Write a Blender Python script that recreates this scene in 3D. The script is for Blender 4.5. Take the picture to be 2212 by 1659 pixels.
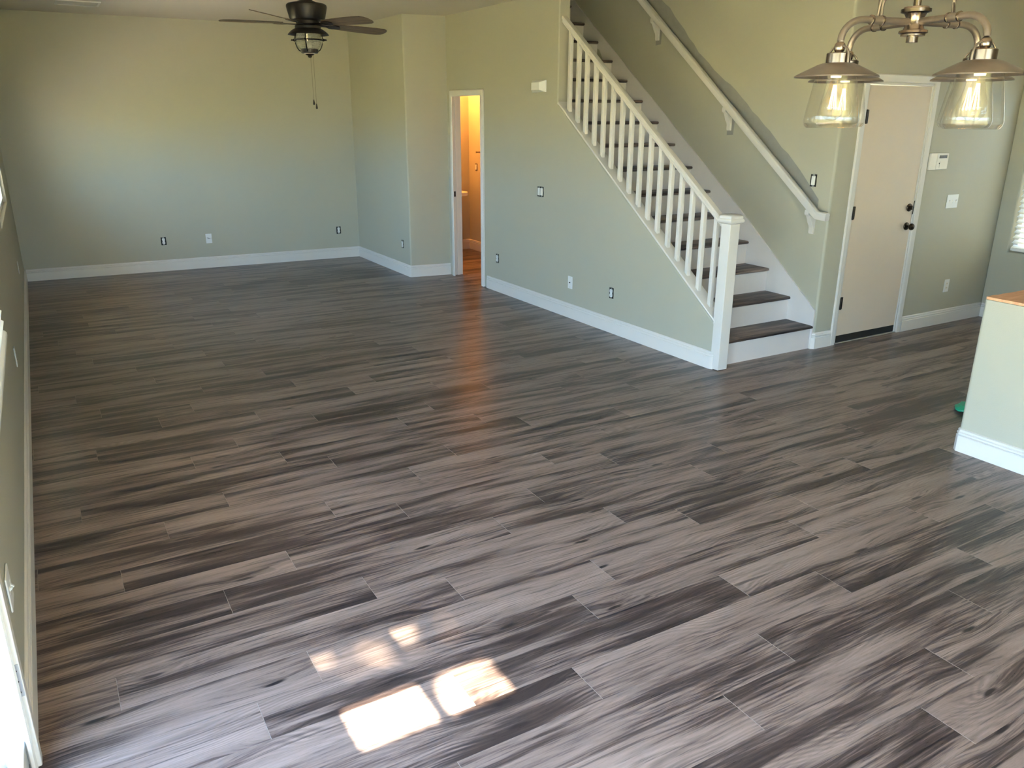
import bpy, math, random
from mathutils import Vector, Matrix

random.seed(7)
PI = math.pi
SC = bpy.context.scene
COL = SC.collection
for o in list(bpy.data.objects):
    bpy.data.objects.remove(o, do_unlink=True)

# ------------------------------------------------------------------ camera
YAW, PITCH, ROLL, FPX, CAMH = -0.52759795, 1.24491743, 0.00381513, 1717.57, 1.79
cd = bpy.data.cameras.new('camera')
cam = bpy.data.objects.new('camera', cd)
COL.objects.link(cam)
cam.location = (0, 0, CAMH)
CR = Matrix.Rotation(YAW, 4, 'Z') @ Matrix.Rotation(PITCH, 4, 'X') @ Matrix.Rotation(ROLL, 4, 'Z')
cam.rotation_mode = 'QUATERNION'
cam.rotation_quaternion = CR.to_quaternion()
cd.sensor_fit = 'HORIZONTAL'
cd.sensor_width = 36.0
cd.lens = FPX / 2212.0 * 36.0
cd.clip_start = 0.02
cd.clip_end = 200
SC.camera = cam

# ------------------------------------------------------------------ colour management
SC.view_settings.view_transform = 'Standard'
SC.view_settings.look = 'None'
SC.view_settings.gamma = 1.0
SC.view_settings.use_curve_mapping = False
SC.view_settings.exposure = 1.27
SC.cycles.transparent_max_bounces = 32

# ------------------------------------------------------------------ sky
W = bpy.data.worlds.new('world')
SC.world = W
W.use_nodes = True
nt = W.node_tree
nt.nodes.clear()
wo = nt.nodes.new('ShaderNodeOutputWorld')
wb = nt.nodes.new('ShaderNodeBackground')
wr = nt.nodes.new('ShaderNodeValToRGB')
ws = nt.nodes.new('ShaderNodeSeparateXYZ')
wt = nt.nodes.new('ShaderNodeTexCoord')
nt.links.new(wt.outputs['Generated'], ws.inputs[0])
nt.links.new(ws.outputs['Z'], wr.inputs[0])
wr.color_ramp.elements[0].position = 0.0
wr.color_ramp.elements[0].color = (0.54, 0.79, 1.0, 1)
wr.color_ramp.elements[1].position = 0.6
wr.color_ramp.elements[1].color = (0.34, 0.58, 1.0, 1)
nt.links.new(wr.outputs[0], wb.inputs['Color'])
wb.inputs['Strength'].default_value = 9.0
nt.links.new(wb.outputs[0], wo.inputs['Surface'])

# ------------------------------------------------------------------ sun and daylight portals
SUN_TAN = 0.727
sd = bpy.data.lights.new('sun', 'SUN')
sd.energy = 75.0
sd.angle = math.radians(0.53)
sd.color = (1.0, 0.86, 0.66)
sun = bpy.data.objects.new('sun', sd)
COL.objects.link(sun)
sun.location = (0, -20, 16)
sun.rotation_mode = 'QUATERNION'
sun.rotation_quaternion = Vector((0, 1, -SUN_TAN)).to_track_quat('-Z', 'Y')


def portal(name, loc, direction, sx, sy):
    l = bpy.data.lights.new(name, 'AREA')
    l.shape = 'RECTANGLE'
    l.size, l.size_y = sx, sy
    l.cycles.is_portal = True
    o = bpy.data.objects.new(name, l)
    COL.objects.link(o)
    o.location = loc
    o.rotation_mode = 'QUATERNION'
    o.rotation_quaternion = Vector(direction).to_track_quat('-Z', 'Z')


DOOR_Y0, DOOR_Y1, DOOR_Z = -0.80, 2.30, 2.06
WA = (2.80, 4.35, 0.86, 2.12)     # left wall window, nearer
WB = (7.0, 9.2, 0.98, 2.0)      # left wall window, farther
WR = (2.35, 4.00, 0.63, 2.25)     # right wall window
WK = (-0.1, 2.3, 0.08, 2.05)       # back wall window
WT = (0.50, 1.16, 2.17, 2.73)     # back wall transom
portal('portal_door', (-0.42, (DOOR_Y0 + DOOR_Y1) / 2, DOOR_Z / 2), (1, 0, 0), DOOR_Y1 - DOOR_Y0, DOOR_Z)
portal('portal_window_a', (-0.42, (WA[0] + WA[1]) / 2, (WA[2] + WA[3]) / 2), (1, 0, 0), WA[1] - WA[0], WA[3] - WA[2])
portal('portal_window_b', (-0.42, (WB[0] + WB[1]) / 2, (WB[2] + WB[3]) / 2), (1, 0, 0), WB[1] - WB[0], WB[3] - WB[2])
portal('portal_window_r', (7.72, (WR[0] + WR[1]) / 2, (WR[2] + WR[3]) / 2), (-1, 0, 0), WR[1] - WR[0], WR[3] - WR[2])
portal('portal_window_k', ((WK[0] + WK[1]) / 2, -1.36, (WK[2] + WK[3]) / 2), (0, 1, 0), WK[1] - WK[0], WK[3] - WK[2])
portal('portal_transom', ((WT[0] + WT[1]) / 2, -1.36, (WT[2] + WT[3]) / 2), (0, 1, 0), WT[1] - WT[0], WT[3] - WT[2])


# ================================================================== helpers
def srgb(r, g, b):
    f = lambda c: (c / 255) / 12.92 if c / 255 <= 0.04045 else ((c / 255 + 0.055) / 1.055) ** 2.4
    return (f(r), f(g), f(b), 1)


class NG:
    """tiny node helper"""
    def __init__(s, name):
        s.m = bpy.data.materials.new(name)
        s.m.use_nodes = True
        s.t = s.m.node_tree
        s.t.nodes.clear()
        s.out = s.n('ShaderNodeOutputMaterial')

    def n(s, ty, **kw):
        nd = s.t.nodes.new(ty)
        for k, v in kw.items():
            setattr(nd, k, v)
        return nd

    def l(s, a, b):
        s.t.links.new(a, b)

    def val(s, nd, i, v):
        if hasattr(v, 'is_output') or isinstance(v, bpy.types.NodeSocket):
            s.l(v, nd.inputs[i])
        elif v is not None:
            nd.inputs[i].default_value = v

    def math(s, op, a, b=None, c=None):
        nd = s.n('ShaderNodeMath', operation=op)
        s.val(nd, 0, a)
        if b is not None: s.val(nd, 1, b)
        if c is not None: s.val(nd, 2, c)
        return nd.outputs[0]

    def comb(s, x, y, z=0.0):
        nd = s.n('ShaderNodeCombineXYZ')
        s.val(nd, 0, x); s.val(nd, 1, y); s.val(nd, 2, z)
        return nd.outputs[0]

    def noise(s, vec, scale=1.0, detail=2.0, rough=0.5, dist=0.0):
        nd = s.n('ShaderNodeTexNoise')
        if vec is not None: s.l(vec, nd.inputs['Vector'])
        nd.inputs['Scale'].default_value = scale
        nd.inputs['Detail'].default_value = detail
        nd.inputs['Roughness'].default_value = rough
        nd.inputs['Distortion'].default_value = dist
        return nd.outputs['Fac']

    def ramp(s, fac, stops):
        nd = s.n('ShaderNodeValToRGB')
        s.l(fac, nd.inputs[0])
        e = nd.color_ramp.elements
        while len(e) < len(stops): e.new(0.5)
        for i, (p, c) in enumerate(stops):
            e[i].position = p
            e[i].color = c if len(c) == 4 else (*c, 1)
        return nd.outputs[0]

    def mrange(s, v, a, b, c=0.0, d=1.0, smooth=True):
        nd = s.n('ShaderNodeMapRange')
        if smooth: nd.interpolation_type = 'SMOOTHSTEP'
        s.l(v, nd.inputs[0])
        for i, q in enumerate((a, b, c, d)): nd.inputs[i + 1].default_value = q
        return nd.outputs[0]

    def mix(s, fac, a, b, blend='MIX'):
        nd = s.n('ShaderNodeMix', data_type='RGBA', blend_type=blend)
        s.val(nd, 0, fac)
        s.val(nd, 6, a); s.val(nd, 7, b)
        return nd.outputs[2]

    def bsdf(s, **kw):
        b = s.n('ShaderNodeBsdfPrincipled')
        for k, v in kw.items():
            s.val(b, k.replace('_', ' '), v)
        s.l(b.outputs[0], s.out.inputs[0])
        return b

    def bump(s, b, h, strength=0.1, dist=0.01):
        nd = s.n('ShaderNodeBump')
        nd.inputs['Strength'].default_value = strength
        nd.inputs['Distance'].default_value = dist
        s.l(h, nd.inputs['Height'])
        s.l(nd.outputs[0], b.inputs['Normal'])


def mat_simple(name, col, rough=0.5, metal=0.0, var=0.0, scale=20.0, bump=0.0, bscale=200.0, **kw):
    g = NG(name)
    tc = g.n('ShaderNodeTexCoord').outputs['Object']
    c = col
    if var > 0:
        f = g.noise(tc, scale, 3, 0.6)
        dark = tuple(x * (1 - var) for x in col[:3]) + (1,)
        lite = tuple(min(1, x * (1 + var)) for x in col[:3]) + (1,)
        c = g.ramp(f, [(0.3, dark), (0.7, lite)])
    b = g.bsdf(Base_Color=c, Roughness=rough, Metallic=metal)
    for k, v in kw.items():
        b.inputs[k.replace('_', ' ')].default_value = v
    if bump > 0:
        g.bump(b, g.noise(tc, bscale, 2, 0.5), bump, 0.002)
    return g.m


M = {}
# sage green eggshell paint with a fine roller / orange peel texture
M['wall'] = mat_simple('sage_paint', srgb(174, 169, 151), 0.55, var=0.012, scale=1.3, bump=0.25, bscale=160)
M['ceiling'] = mat_simple('ceiling_paint', srgb(205, 196, 182), 0.8, var=0.01, scale=2, bump=0.3, bscale=90)
M['trim'] = mat_simple('white_semigloss', srgb(212, 206, 199), 0.34, var=0.01, scale=6)
M['riser'] = mat_simple('white_riser_paint', srgb(212, 204, 200), 0.4, var=0.015, scale=8)
M['door'] = mat_simple('door_paint', srgb(208, 190, 170), 0.42, var=0.012, scale=3)
M['primer'] = mat_simple('grey_primer', srgb(142, 140, 134), 0.7, var=0.05, scale=14)
M['plastic'] = mat_simple('white_plastic', srgb(222, 221, 219), 0.3)
M['plastic2'] = mat_simple('ivory_plastic', srgb(226, 218, 205), 0.35)
M['hole'] = mat_simple('dark_box', srgb(34, 32, 28), 0.8, var=0.3, scale=150)
M['steel'] = mat_simple('galvanised_steel', srgb(150, 148, 142), 0.4, 0.9, var=0.15, scale=60)
M['bronze'] = mat_simple('dark_bronze', srgb(62, 50, 40), 0.28, 0.9, var=0.2, scale=30)
M['black'] = mat_simple('black_rubber', srgb(20, 20, 20), 0.6)
M['alu'] = mat_simple('aluminium', srgb(170, 168, 165), 0.3, 1.0)
M['nickel'] = mat_simple('brushed_bronze_nickel', srgb(116, 106, 100), 0.38, 0.75, var=0.08, scale=40)
M['nickel_b'] = mat_simple('polished_nickel', srgb(136, 122, 112), 0.26, 1.0)
M['fan'] = mat_simple('fan_black_bronze', srgb(44, 40, 38), 0.42, 0.55, var=0.18, scale=60)
M['hinge'] = mat_simple('satin_hinge', srgb(160, 160, 166), 0.4, 0.2)
M['oil'] = mat_simple('dark_hinge', srgb(44, 38, 34), 0.4, 0.8)
M['ceramic'] = mat_simple('white_ceramic', srgb(240, 236, 228), 0.25)
M['green'] = mat_simple('green_plastic', srgb(20, 160, 120), 0.35, var=0.15, scale=60)
M['subfloor'] = mat_simple('subfloor', srgb(60, 52, 46), 0.9)
M['concrete'] = mat_simple('patio_concrete', srgb(186, 176, 158), 0.85, var=0.08, scale=3)
M['stucco'] = mat_simple('stucco', srgb(196, 184, 160), 0.9, var=0.04, scale=9, bump=0.5, bscale=60)
M['screen'] = mat_simple('dark_display', srgb(26, 14, 12), 0.2)
M['blind'] = mat_simple('white_blind', srgb(232, 232, 230), 0.45)
M['bark'] = mat_simple('bark', srgb(96, 80, 62), 0.9, var=0.3, scale=20)
g = NG('leaf')
b = g.bsdf(Base_Color=srgb(96, 128, 52), Roughness=0.6)
tr = g.n('ShaderNodeBsdfTranslucent'); tr.inputs[0].default_value = srgb(150, 180, 60)
mx = g.n('ShaderNodeMixShader'); mx.inputs[0].default_value = 0.35
g.l(b.outputs[0], mx.inputs[1]); g.l(tr.outputs[0], mx.inputs[2]); g.l(mx.outputs[0], g.out.inputs[0])
M['leaf'] = g.m
g = NG('lawn')
tc = g.n('ShaderNodeTexCoord').outputs['Object']
c = g.ramp(g.noise(tc, 1.5, 5, 0.6), [(0.3, srgb(132, 128, 70)), (0.7, srgb(178, 170, 108))])
b = g.bsdf(Base_Color=c, Roughness=0.95)
M['lawn'] = g.m
g = NG('plywood')
tc = g.n('ShaderNodeTexCoord').outputs['Object']
mp = g.n('ShaderNodeMapping'); mp.inputs['Scale'].default_value = (2, 14, 2); g.l(tc, mp.inputs[0])
c = g.ramp(g.noise(mp.outputs[0], 3, 4, 0.6, 0.6), [(0.3, srgb(206, 148, 108)), (0.7, srgb(232, 180, 136))])
b = g.bsdf(Base_Color=c, Roughness=0.7)
M['plywood'] = g.m
# fan blade wood
g = NG('blade_wood')
uv = g.n('ShaderNodeUVMap').outputs[0]
mp = g.n('ShaderNodeMapping'); mp.inputs['Scale'].default_value = (4, 70, 1); g.l(uv, mp.inputs[0])
c = g.ramp(g.noise(mp.outputs[0], 1, 5, 0.65, 0.3), [(0.32, srgb(66, 54, 42)), (0.68, srgb(122, 104, 84))])
g.bsdf(Base_Color=c, Roughness=0.5)
M['blade'] = g.m


def glass_pane(name='window_glass', ior=1.45, tint=(0.97, 0.985, 0.98, 1), rough=0.02):
    g = NG(name)
    # same facing reflectance on both sides of a thin sheet
    ge = g.n('ShaderNodeNewGeometry').outputs['Backfacing']
    io = g.math('ADD', ior, g.math('MULTIPLY', ge, 1.0 / ior - ior))
    fr = g.n('ShaderNodeFresnel'); g.l(io, fr.inputs[0])
    tr = g.n('ShaderNodeBsdfTransparent'); tr.inputs[0].default_value = tint
    gl = g.n('ShaderNodeBsdfGlossy'); gl.inputs['Roughness'].default_value = rough
    mx = g.n('ShaderNodeMixShader')
    g.l(fr.outputs[0], mx.inputs[0]); g.l(tr.outputs[0], mx.inputs[1]); g.l(gl.outputs[0], mx.inputs[2])
    g.l(mx.outputs[0], g.out.inputs[0])
    return g.m


M['pane'] = glass_pane()
M['jar'] = glass_pane('clear_jar_glass', 1.42, (0.985, 0.975, 0.955, 1), 0.03)
g = NG('ribbed_glass')
tc = g.n('ShaderNodeTexCoord').outputs['Object']
sp = g.n('ShaderNodeSeparateXYZ'); g.l(tc, sp.inputs[0])
rib = g.math('SINE', g.math('MULTIPLY', sp.outputs[2], 900.0))
bp = g.n('ShaderNodeBump'); bp.inputs['Strength'].default_value = 0.6; bp.inputs['Distance'].default_value = 0.002
g.l(rib, bp.inputs['Height'])
tr = g.n('ShaderNodeBsdfTransparent'); tr.inputs[0].default_value = (0.93, 0.93, 0.90, 1)
df = g.n('ShaderNodeBsdfTranslucent'); df.inputs[0].default_value = (0.85, 0.84, 0.78, 1); g.l(bp.outputs[0], df.inputs['Normal'])
d2_ = g.n('ShaderNodeBsdfDiffuse'); d2_.inputs[0].default_value = (0.8, 0.8, 0.74, 1); g.l(bp.outputs[0], d2_.inputs['Normal'])
gl = g.n('ShaderNodeBsdfGlossy'); gl.inputs['Roughness'].default_value = 0.1; g.l(bp.outputs[0], gl.inputs['Normal'])
m0 = g.n('ShaderNodeMixShader'); m0.inputs[0].default_value = 0.5
g.l(df.outputs[0], m0.inputs[1]); g.l(d2_.outputs[0], m0.inputs[2])
m1 = g.n('ShaderNodeMixShader'); g.l(g.math('ADD', 0.20, g.math('MULTIPLY', rib, 0.10)), m1.inputs[0])
g.l(tr.outputs[0], m1.inputs[1]); g.l(m0.outputs[0], m1.inputs[2])
m2 = g.n('ShaderNodeMixShader'); m2.inputs[0].default_value = 0.07
g.l(m1.outputs[0], m2.inputs[1]); g.l(gl.outputs[0], m2.inputs[2]); g.l(m2.outputs[0], g.out.inputs[0])
M['ribbed'] = g.m


def emit(name, col, st):
    g = NG(name)
    e = g.n('ShaderNodeEmission'); e.inputs[0].default_value = col; e.inputs[1].default_value = st
    g.l(e.outputs[0], g.out.inputs[0])
    return g.m


M['filament'] = emit('filament', (1.0, 0.52, 0.17, 1), 5)
M['filament2'] = emit('filament_dim', (1.0, 0.66, 0.32, 1), 3)
M['vanity'] = emit('vanity_lamp', (1.0, 0.42, 0.06, 1), 30)


def wood_material(name, gain=1.0, rough=0.29):
    """printed hickory look laminate: uv0 = metres along / across a board, uv1 = board id"""
    g = NG(name)
    uv = g.n('ShaderNodeUVMap', uv_map='grain').outputs[0]
    sp = g.n('ShaderNodeSeparateXYZ'); g.l(uv, sp.inputs[0])
    u, v = sp.outputs[0], sp.outputs[1]
    idn = g.n('ShaderNodeUVMap', uv_map='board').outputs[0]
    si = g.n('ShaderNodeSeparateXYZ'); g.l(idn, si.inputs[0])
    bid, brt = si.outputs[0], si.outputs[1]
    mul, add, sub = (lambda a, b: g.math('MULTIPLY', a, b)), (lambda a, b: g.math('ADD', a, b)), (lambda a, b: g.math('SUBTRACT', a, b))
    # knots: sparse voronoi, stretched along the board
    vo = g.n('ShaderNodeTexVoronoi', voronoi_dimensions='2D', feature='F1')
    wv = add(v, mul(sub(g.noise(g.comb(mul(u, 9.0), mul(v, 9.0), bid), 1, 2), 0.5), 0.02))
    g.l(g.comb(mul(u, 1.35), mul(wv, 6.5)), vo.inputs['Vector'])
    vo.inputs['Scale'].default_value = 1.0
    dist, rnd = vo.outputs['Distance'], vo.outputs['Color']
    sr = g.n('ShaderNodeSeparateColor'); g.l(rnd, sr.inputs[0])
    gate = g.mrange(sr.outputs[0], 0.54, 0.58)
    knot = mul(g.mrange(dist, 0.075, 0.03), gate)
    halo = mul(g.mrange(dist, 0.42, 0.05), gate)
    # bend the grain around the knots and with a slow drift
    drift = mul(sub(g.noise(g.comb(mul(u, 1.6), mul(v, 6.0), bid), 1.0, 2, 0.5), 0.5), 0.034)
    v2 = add(add(v, drift), mul(halo, 0.024))
    # broad flame-like dark / light figure
    fig = g.noise(g.comb(mul(u, 1.15), mul(v2, 13.0), bid), 1.0, 3.0, 0.5, 0.1)
    fig2 = g.noise(g.comb(mul(u, 4.2), mul(v2, 115.0), add(bid, 5.0)), 1.0, 4.0, 0.65, 0.1)
    shift = mul(sub(brt, 0.5), 0.13)
    f = add(add(fig, mul(sub(fig2, 0.5), 0.62)), shift)
    f = sub(f, mul(halo, 0.05))
    base = g.ramp(f, [(0.29, srgb(62, 51, 49)), (0.40, srgb(80, 67, 63)), (0.455, srgb(106, 90, 84)),
                      (0.53, srgb(131, 113, 105)), (0.72, srgb(150, 131, 122))])
    # cathedral rings
    ring = g.math('SINE', mul(add(v2, mul(g.noise(g.comb(mul(u, 1.0), mul(v, 4.0), add(bid, 9.0)), 1.0, 2), 0.34)), 480.0))
    rmask = g.mrange(g.noise(g.comb(mul(u, 1.6), mul(v, 9.0), add(bid, 3.0)), 1.0, 2), 0.44, 0.62)
    ringv = add(1.0, mul(mul(ring, rmask), 0.17))
    # fine pores
    fine = g.noise(g.comb(mul(u, 26.0), mul(v2, 430.0), bid), 1.0, 3.0, 0.7)
    finev = add(0.72, mul(fine, 0.56))
    # thin dark mineral streaks
    st = g.noise(g.comb(mul(u, 2.4), mul(v2, 75.0), add(bid, 17.0)), 1.0, 3.0, 0.6, 0.2)
    stv = sub(1.0, mul(g.mrange(st, 0.58, 0.66), 0.50))
    k = mul(mul(ringv, finev), mul(stv, gain))
    col = g.mix(1.0, base, g.comb(k, k, k), 'MULTIPLY')
    col = g.mix(knot, col, srgb(44, 37, 36))
    r = add(rough, mul(sub(fine, 0.5), 0.10))
    b = g.bsdf(Base_Color=col, Roughness=r)
    b.inputs['Specular IOR Level'].default_value = 0.30
    g.bump(b, fine, 0.06, 0.001)
    return g.m


M['plank'] = wood_material('grey_brown_laminate', 0.84)
M['tread'] = wood_material('tread_laminate', 0.8, 0.36)
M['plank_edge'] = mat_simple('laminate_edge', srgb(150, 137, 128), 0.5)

WL = {}   # world location of each object


class MB:
    def __init__(s):
        s.v, s.f, s.mi, s.uv, s.uv2 = [], [], [], None, None

    def add(s, vs, fs, mi=0):
        o = len(s.v)
        s.v += [tuple(p) for p in vs]
        for q in fs:
            s.f.append(tuple(o + i for i in q)); s.mi.append(mi)
        return s

    def box(s, a, b, mi=0):
        x0, y0, z0 = (min(a[i], b[i]) for i in range(3))
        x1, y1, z1 = (max(a[i], b[i]) for i in range(3))
        vs = [(x0, y0, z0), (x1, y0, z0), (x1, y1, z0), (x0, y1, z0), (x0, y0, z1), (x1, y0, z1), (x1, y1, z1), (x0, y1, z1)]
        return s.add(vs, [(0, 3, 2, 1), (4, 5, 6, 7), (0, 1, 5, 4), (1, 2, 6, 5), (2, 3, 7, 6), (3, 0, 4, 7)], mi)

    def prism(s, poly, vec, fn=None, mi=0):
        """poly: list of 3D points (planar), extruded by vec"""
        n = len(poly)
        vec = Vector(vec)
        P = [Vector(p) for p in poly]
        nrm = Vector((0, 0, 0))
        for i in range(n):
            nrm += P[i].cross(P[(i + 1) % n])
        if nrm.dot(vec) < 0: P.reverse()
        Q = [p + vec for p in P]
        fs = [tuple(range(n - 1, -1, -1)), tuple(range(n, 2 * n))]
        fs += [(i, (i + 1) % n, n + (i + 1) % n, n + i) for i in range(n)]
        return s.add(P + Q, fs, mi)

    def lathe(s, prof, c=(0, 0, 0), n=32, axis='Z', mi=0, cap=False):
        """prof: (r, h) pairs; axis Z, X or Y"""
        c = Vector(c)
        vs, fs = [], []
        m = len(prof)
        for (r, h) in prof:
            for k in range(n):
                a = 2 * PI * k / n
                p = (r * math.cos(a), r * math.sin(a), h)
                if axis == 'X': p = (h, p[0], p[1])
                elif axis == 'Y': p = (p[1], h, p[0])
                vs.append(c + Vector(p))
        for i in range(m - 1):
            for k in range(n):
                k2 = (k + 1) % n
                fs.append((i * n + k, i * n + k2, (i + 1) * n + k2, (i + 1) * n + k))
        if cap:
            fs.append(tuple(range(n - 1, -1, -1)))
            fs.append(tuple((m - 1) * n + k for k in range(n)))
        return s.add(vs, fs, mi)

    def sweep(s, path, prof, up=(0, 0, 1), closed_prof=True, cap=True, mi=0, closed=False):
        """prof: (a, b) offsets: a along side vector, b along local up"""
        P = [Vector(p) for p in path]
        n, m = len(P), len(prof)
        up = Vector(up)
        vs = []
        for i in range(n):
            if closed:
                d0 = (P[i] - P[i - 1]).normalized(); d1 = (P[(i + 1) % n] - P[i]).normalized()
            else:
                d0 = (P[i] - P[i - 1]).normalized() if i > 0 else (P[1] - P[0]).normalized()
                d1 = (P[i + 1] - P[i]).normalized() if i < n - 1 else d0
            t = (d0 + d1).normalized()
            k = 1.0 / max(0.3, t.dot(d1))
            side = t.cross(up)
            if side.length < 1e-5: side = t.cross(Vector((0, 1, 0)))
            side.normalize()
            u2 = side.cross(t).normalized()
            # only stretch in the bend plane
            bend = (d1 - d0)
            sk = uk = 1.0
            if bend.length > 1e-6:
                bend.normalize()
                if abs(bend.dot(side)) > abs(bend.dot(u2)): sk = k
                else: uk = k
            for (a, b) in prof:
                vs.append(P[i] + side * a * sk + u2 * b * uk)
        fs = []
        rng = n if closed else n - 1
        for i in range(rng):
            i2 = (i + 1) % n
            for k in range(m):
                k2 = (k + 1) % m
                fs.append((i * m + k, i * m + k2, i2 * m + k2, i2 * m + k))
        if cap and not closed:
            fs.append(tuple(range(m - 1, -1, -1)))
            fs.append(tuple((n - 1) * m + k for k in range(m)))
        return s.add(vs, fs, mi)

    def tube(s, path, r, n=10, mi=0, closed=False, up=(0, 0, 1)):
        prof = [(r * math.cos(2 * PI * k / n), r * math.sin(2 * PI * k / n)) for k in range(n)]
        return s.sweep(path, prof, up=up, mi=mi, closed=closed)

    def xf(s, mat):
        s.v = [tuple(mat @ Vector(p)) for p in s.v]
        return s

    def build(s, name, mats, parent=None, bevel=0.0, seg=2, smooth=35, kind=None):
        org = Vector(WL.get(parent.name, (0, 0, 0))) if parent else Vector((0, 0, 0))
        me = bpy.data.meshes.new(name)
        if not parent:
            # origin at the base of the object
            xs = [p[0] for p in s.v]; ys = [p[1] for p in s.v]; zs = [p[2] for p in s.v]
            org = Vector(((min(xs) + max(xs)) / 2, (min(ys) + max(ys)) / 2, min(zs)))
        me.from_pydata([tuple(Vector(p) - org) for p in s.v], [], s.f)
        if not isinstance(mats, (list, tuple)): mats = [mats]
        for m in mats: me.materials.append(m)
        me.polygons.foreach_set('material_index', s.mi)
        if s.uv:
            for nm, dat in (('grain', s.uv), ('board', s.uv2)):
                if dat:
                    l = me.uv_layers.new(name=nm)
                    l.data.foreach_set('uv', [c for q in dat for c in q])
        me.validate()
        if smooth:
            me.polygons.foreach_set('use_smooth', [True] * len(me.polygons))
            me.set_sharp_from_angle(angle=math.radians(smooth))
        me.update()
        o = bpy.data.objects.new(name, me)
        COL.objects.link(o)
        if parent:
            o.parent = parent
            WL[o.name] = org
        else:
            o.location = org
            WL[o.name] = org
        if bevel > 0:
            b = o.modifiers.new('bevel', 'BEVEL')
            b.width = bevel; b.segments = seg; b.limit_method = 'ANGLE'; b.angle_limit = math.radians(30)
            b.harden_normals = True
        if kind: o['kind'] = kind
        return o


def tag(o, label, cat, group=None):
    o['label'] = label; o['category'] = cat
    if group: o['group'] = group
    return o


def thing(name, label, cat, loc, group=None):
    o = bpy.data.objects.new(name, None)
    COL.objects.link(o)
    o.location = loc
    o.empty_display_size = 0.1
    WL[o.name] = Vector(loc)
    if label: tag(o, label, cat, group)
    return o


def struct(name, loc=(0, 0, 0)):
    o = thing(name, None, None, loc)
    o['kind'] = 'structure'
    return o


def rounded(poly, radii, seg=6):
    """round corners of a 2D polygon; radii per vertex"""
    out = []
    n = len(poly)
    for i in range(n):
        p = Vector(poly[i]); r = radii[i]
        if r <= 0: out.append(tuple(p)); continue
        a = (Vector(poly[i - 1]) - p).normalized(); b = (Vector(poly[(i + 1) % n]) - p).normalized()
        ang = a.angle(b); t = r / math.tan(ang / 2)
        c = p + (a + b).normalized() * (r / math.sin(ang / 2))
        s0, s1 = p + a * t - c, p + b * t - c
        a0 = math.atan2(s0.y, s0.x); a1 = math.atan2(s1.y, s1.x)
        d = (a1 - a0 + PI) % (2 * PI) - PI
        for k in range(seg + 1):
            q = a0 + d * k / seg
            out.append((c.x + r * math.cos(q), c.y + r * math.sin(q)))
    return out


def grid_wall(mb, O, U, T, us, zs, holes):
    """solid wall made of cells; O origin, U unit along, T thickness vector; holes = set of (i, j)"""
    O, U, T = Vector(O), Vector(U), Vector(T)
    nu, nz = len(us) - 1, len(zs) - 1
    idx = {}
    def V(i, j, k):
        if (i, j, k) not in idx:
            idx[(i, j, k)] = len(vs)
            vs.append(O + U * us[i] + T * k + Vector((0, 0, zs[j])))
        return idx[(i, j, k)]
    vs, fs = [], []
    solid = lambda i, j: 0 <= i < nu and 0 <= j < nz and (i, j) not in holes
    for i in range(nu):
        for j in range(nz):
            if not solid(i, j): continue
            fs.append((V(i, j, 0), V(i + 1, j, 0), V(i + 1, j + 1, 0), V(i, j + 1, 0)))
            fs.append((V(i, j, 1), V(i, j + 1, 1), V(i + 1, j + 1, 1), V(i + 1, j, 1)))
            if not solid(i - 1, j): fs.append((V(i, j, 0), V(i, j + 1, 0), V(i, j + 1, 1), V(i, j, 1)))
            if not solid(i + 1, j): fs.append((V(i + 1, j, 0), V(i + 1, j, 1), V(i + 1, j + 1, 1), V(i + 1, j + 1, 0)))
            if not solid(i, j - 1): fs.append((V(i, j, 0), V(i, j, 1), V(i + 1, j, 1), V(i + 1, j, 0)))
            if not solid(i, j + 1): fs.append((V(i, j + 1, 0), V(i + 1, j + 1, 0), V(i + 1, j + 1, 1), V(i, j + 1, 1)))
    if U.cross(Vector((0, 0, 1))).dot(T) > 0:
        fs = [tuple(reversed(q)) for q in fs]
    mb.add(vs, fs)
    return mb


# ================================================================== room shell
HC = 2.80
sx = lambda y: 4.083 + (8.45 - y) * 0.0128          # face of the wall under the stairs
yfar = lambda x: 10.38 - 0.0468 * (x + 0.275)       # face of the far wall
YE = 4.148                                          # face of the entry wall
XR = 5.235                                          # stair side wall
XW = 7.55                                           # right wall
XL = -0.275                                         # left wall
YB = -1.20                                          # back wall

# ---- left wall with door opening and two windows
us = [YB - 0.12, DOOR_Y0, DOOR_Y1, WA[0], WA[1], WB[0], WB[1], 10.55]
zs = [-0.02, WA[2], WB[2], DOOR_Z, WA[3], WB[3], HC + 0.02]
# holes: door column 1 rows 0..2 ; WA column 3 rows 1..3 ; WB column 5 rows 2..4
mb = grid_wall(MB(), (XL, 0, 0), (0, 1, 0), (-0.13, 0, 0), us, zs,
               {(1, 0), (1, 1), (1, 2), (3, 1), (3, 2), (3, 3), (5, 2), (5, 3), (5, 4)})
wl = mb.build('wall_left', M['wall'], bevel=0.006, kind='structure')

# ---- far wall
d = Vector((3.86, yfar(3.585) - yfar(XL), 0))
mb = MB().prism([(XL - 0.2, yfar(XL - 0.2), -0.02), (3.75, yfar(3.75), -0.02), (3.75, 10.55, -0.02), (XL - 0.2, 10.55, -0.02)], (0, 0, HC + 0.04))
mb.build('wall_far', M['wall'], kind='structure')

# ---- closet block that juts out beside the bathroom door (rounded bullnose corner)
foot = [(3.585, 10.34), (3.604, 8.525), (sx(8.46), 8.463), (4.2, 8.46), (4.2, 8.575), (3.72, 8.62), (3.71, 10.34)]
foot = rounded(foot, [0, 0.022, 0, 0, 0, 0, 0])
MB().prism([(x, y, -0.02) for x, y in foot], (0, 0, HC + 0.04)).build('wall_jog', M['wall'], kind='structure')

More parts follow.
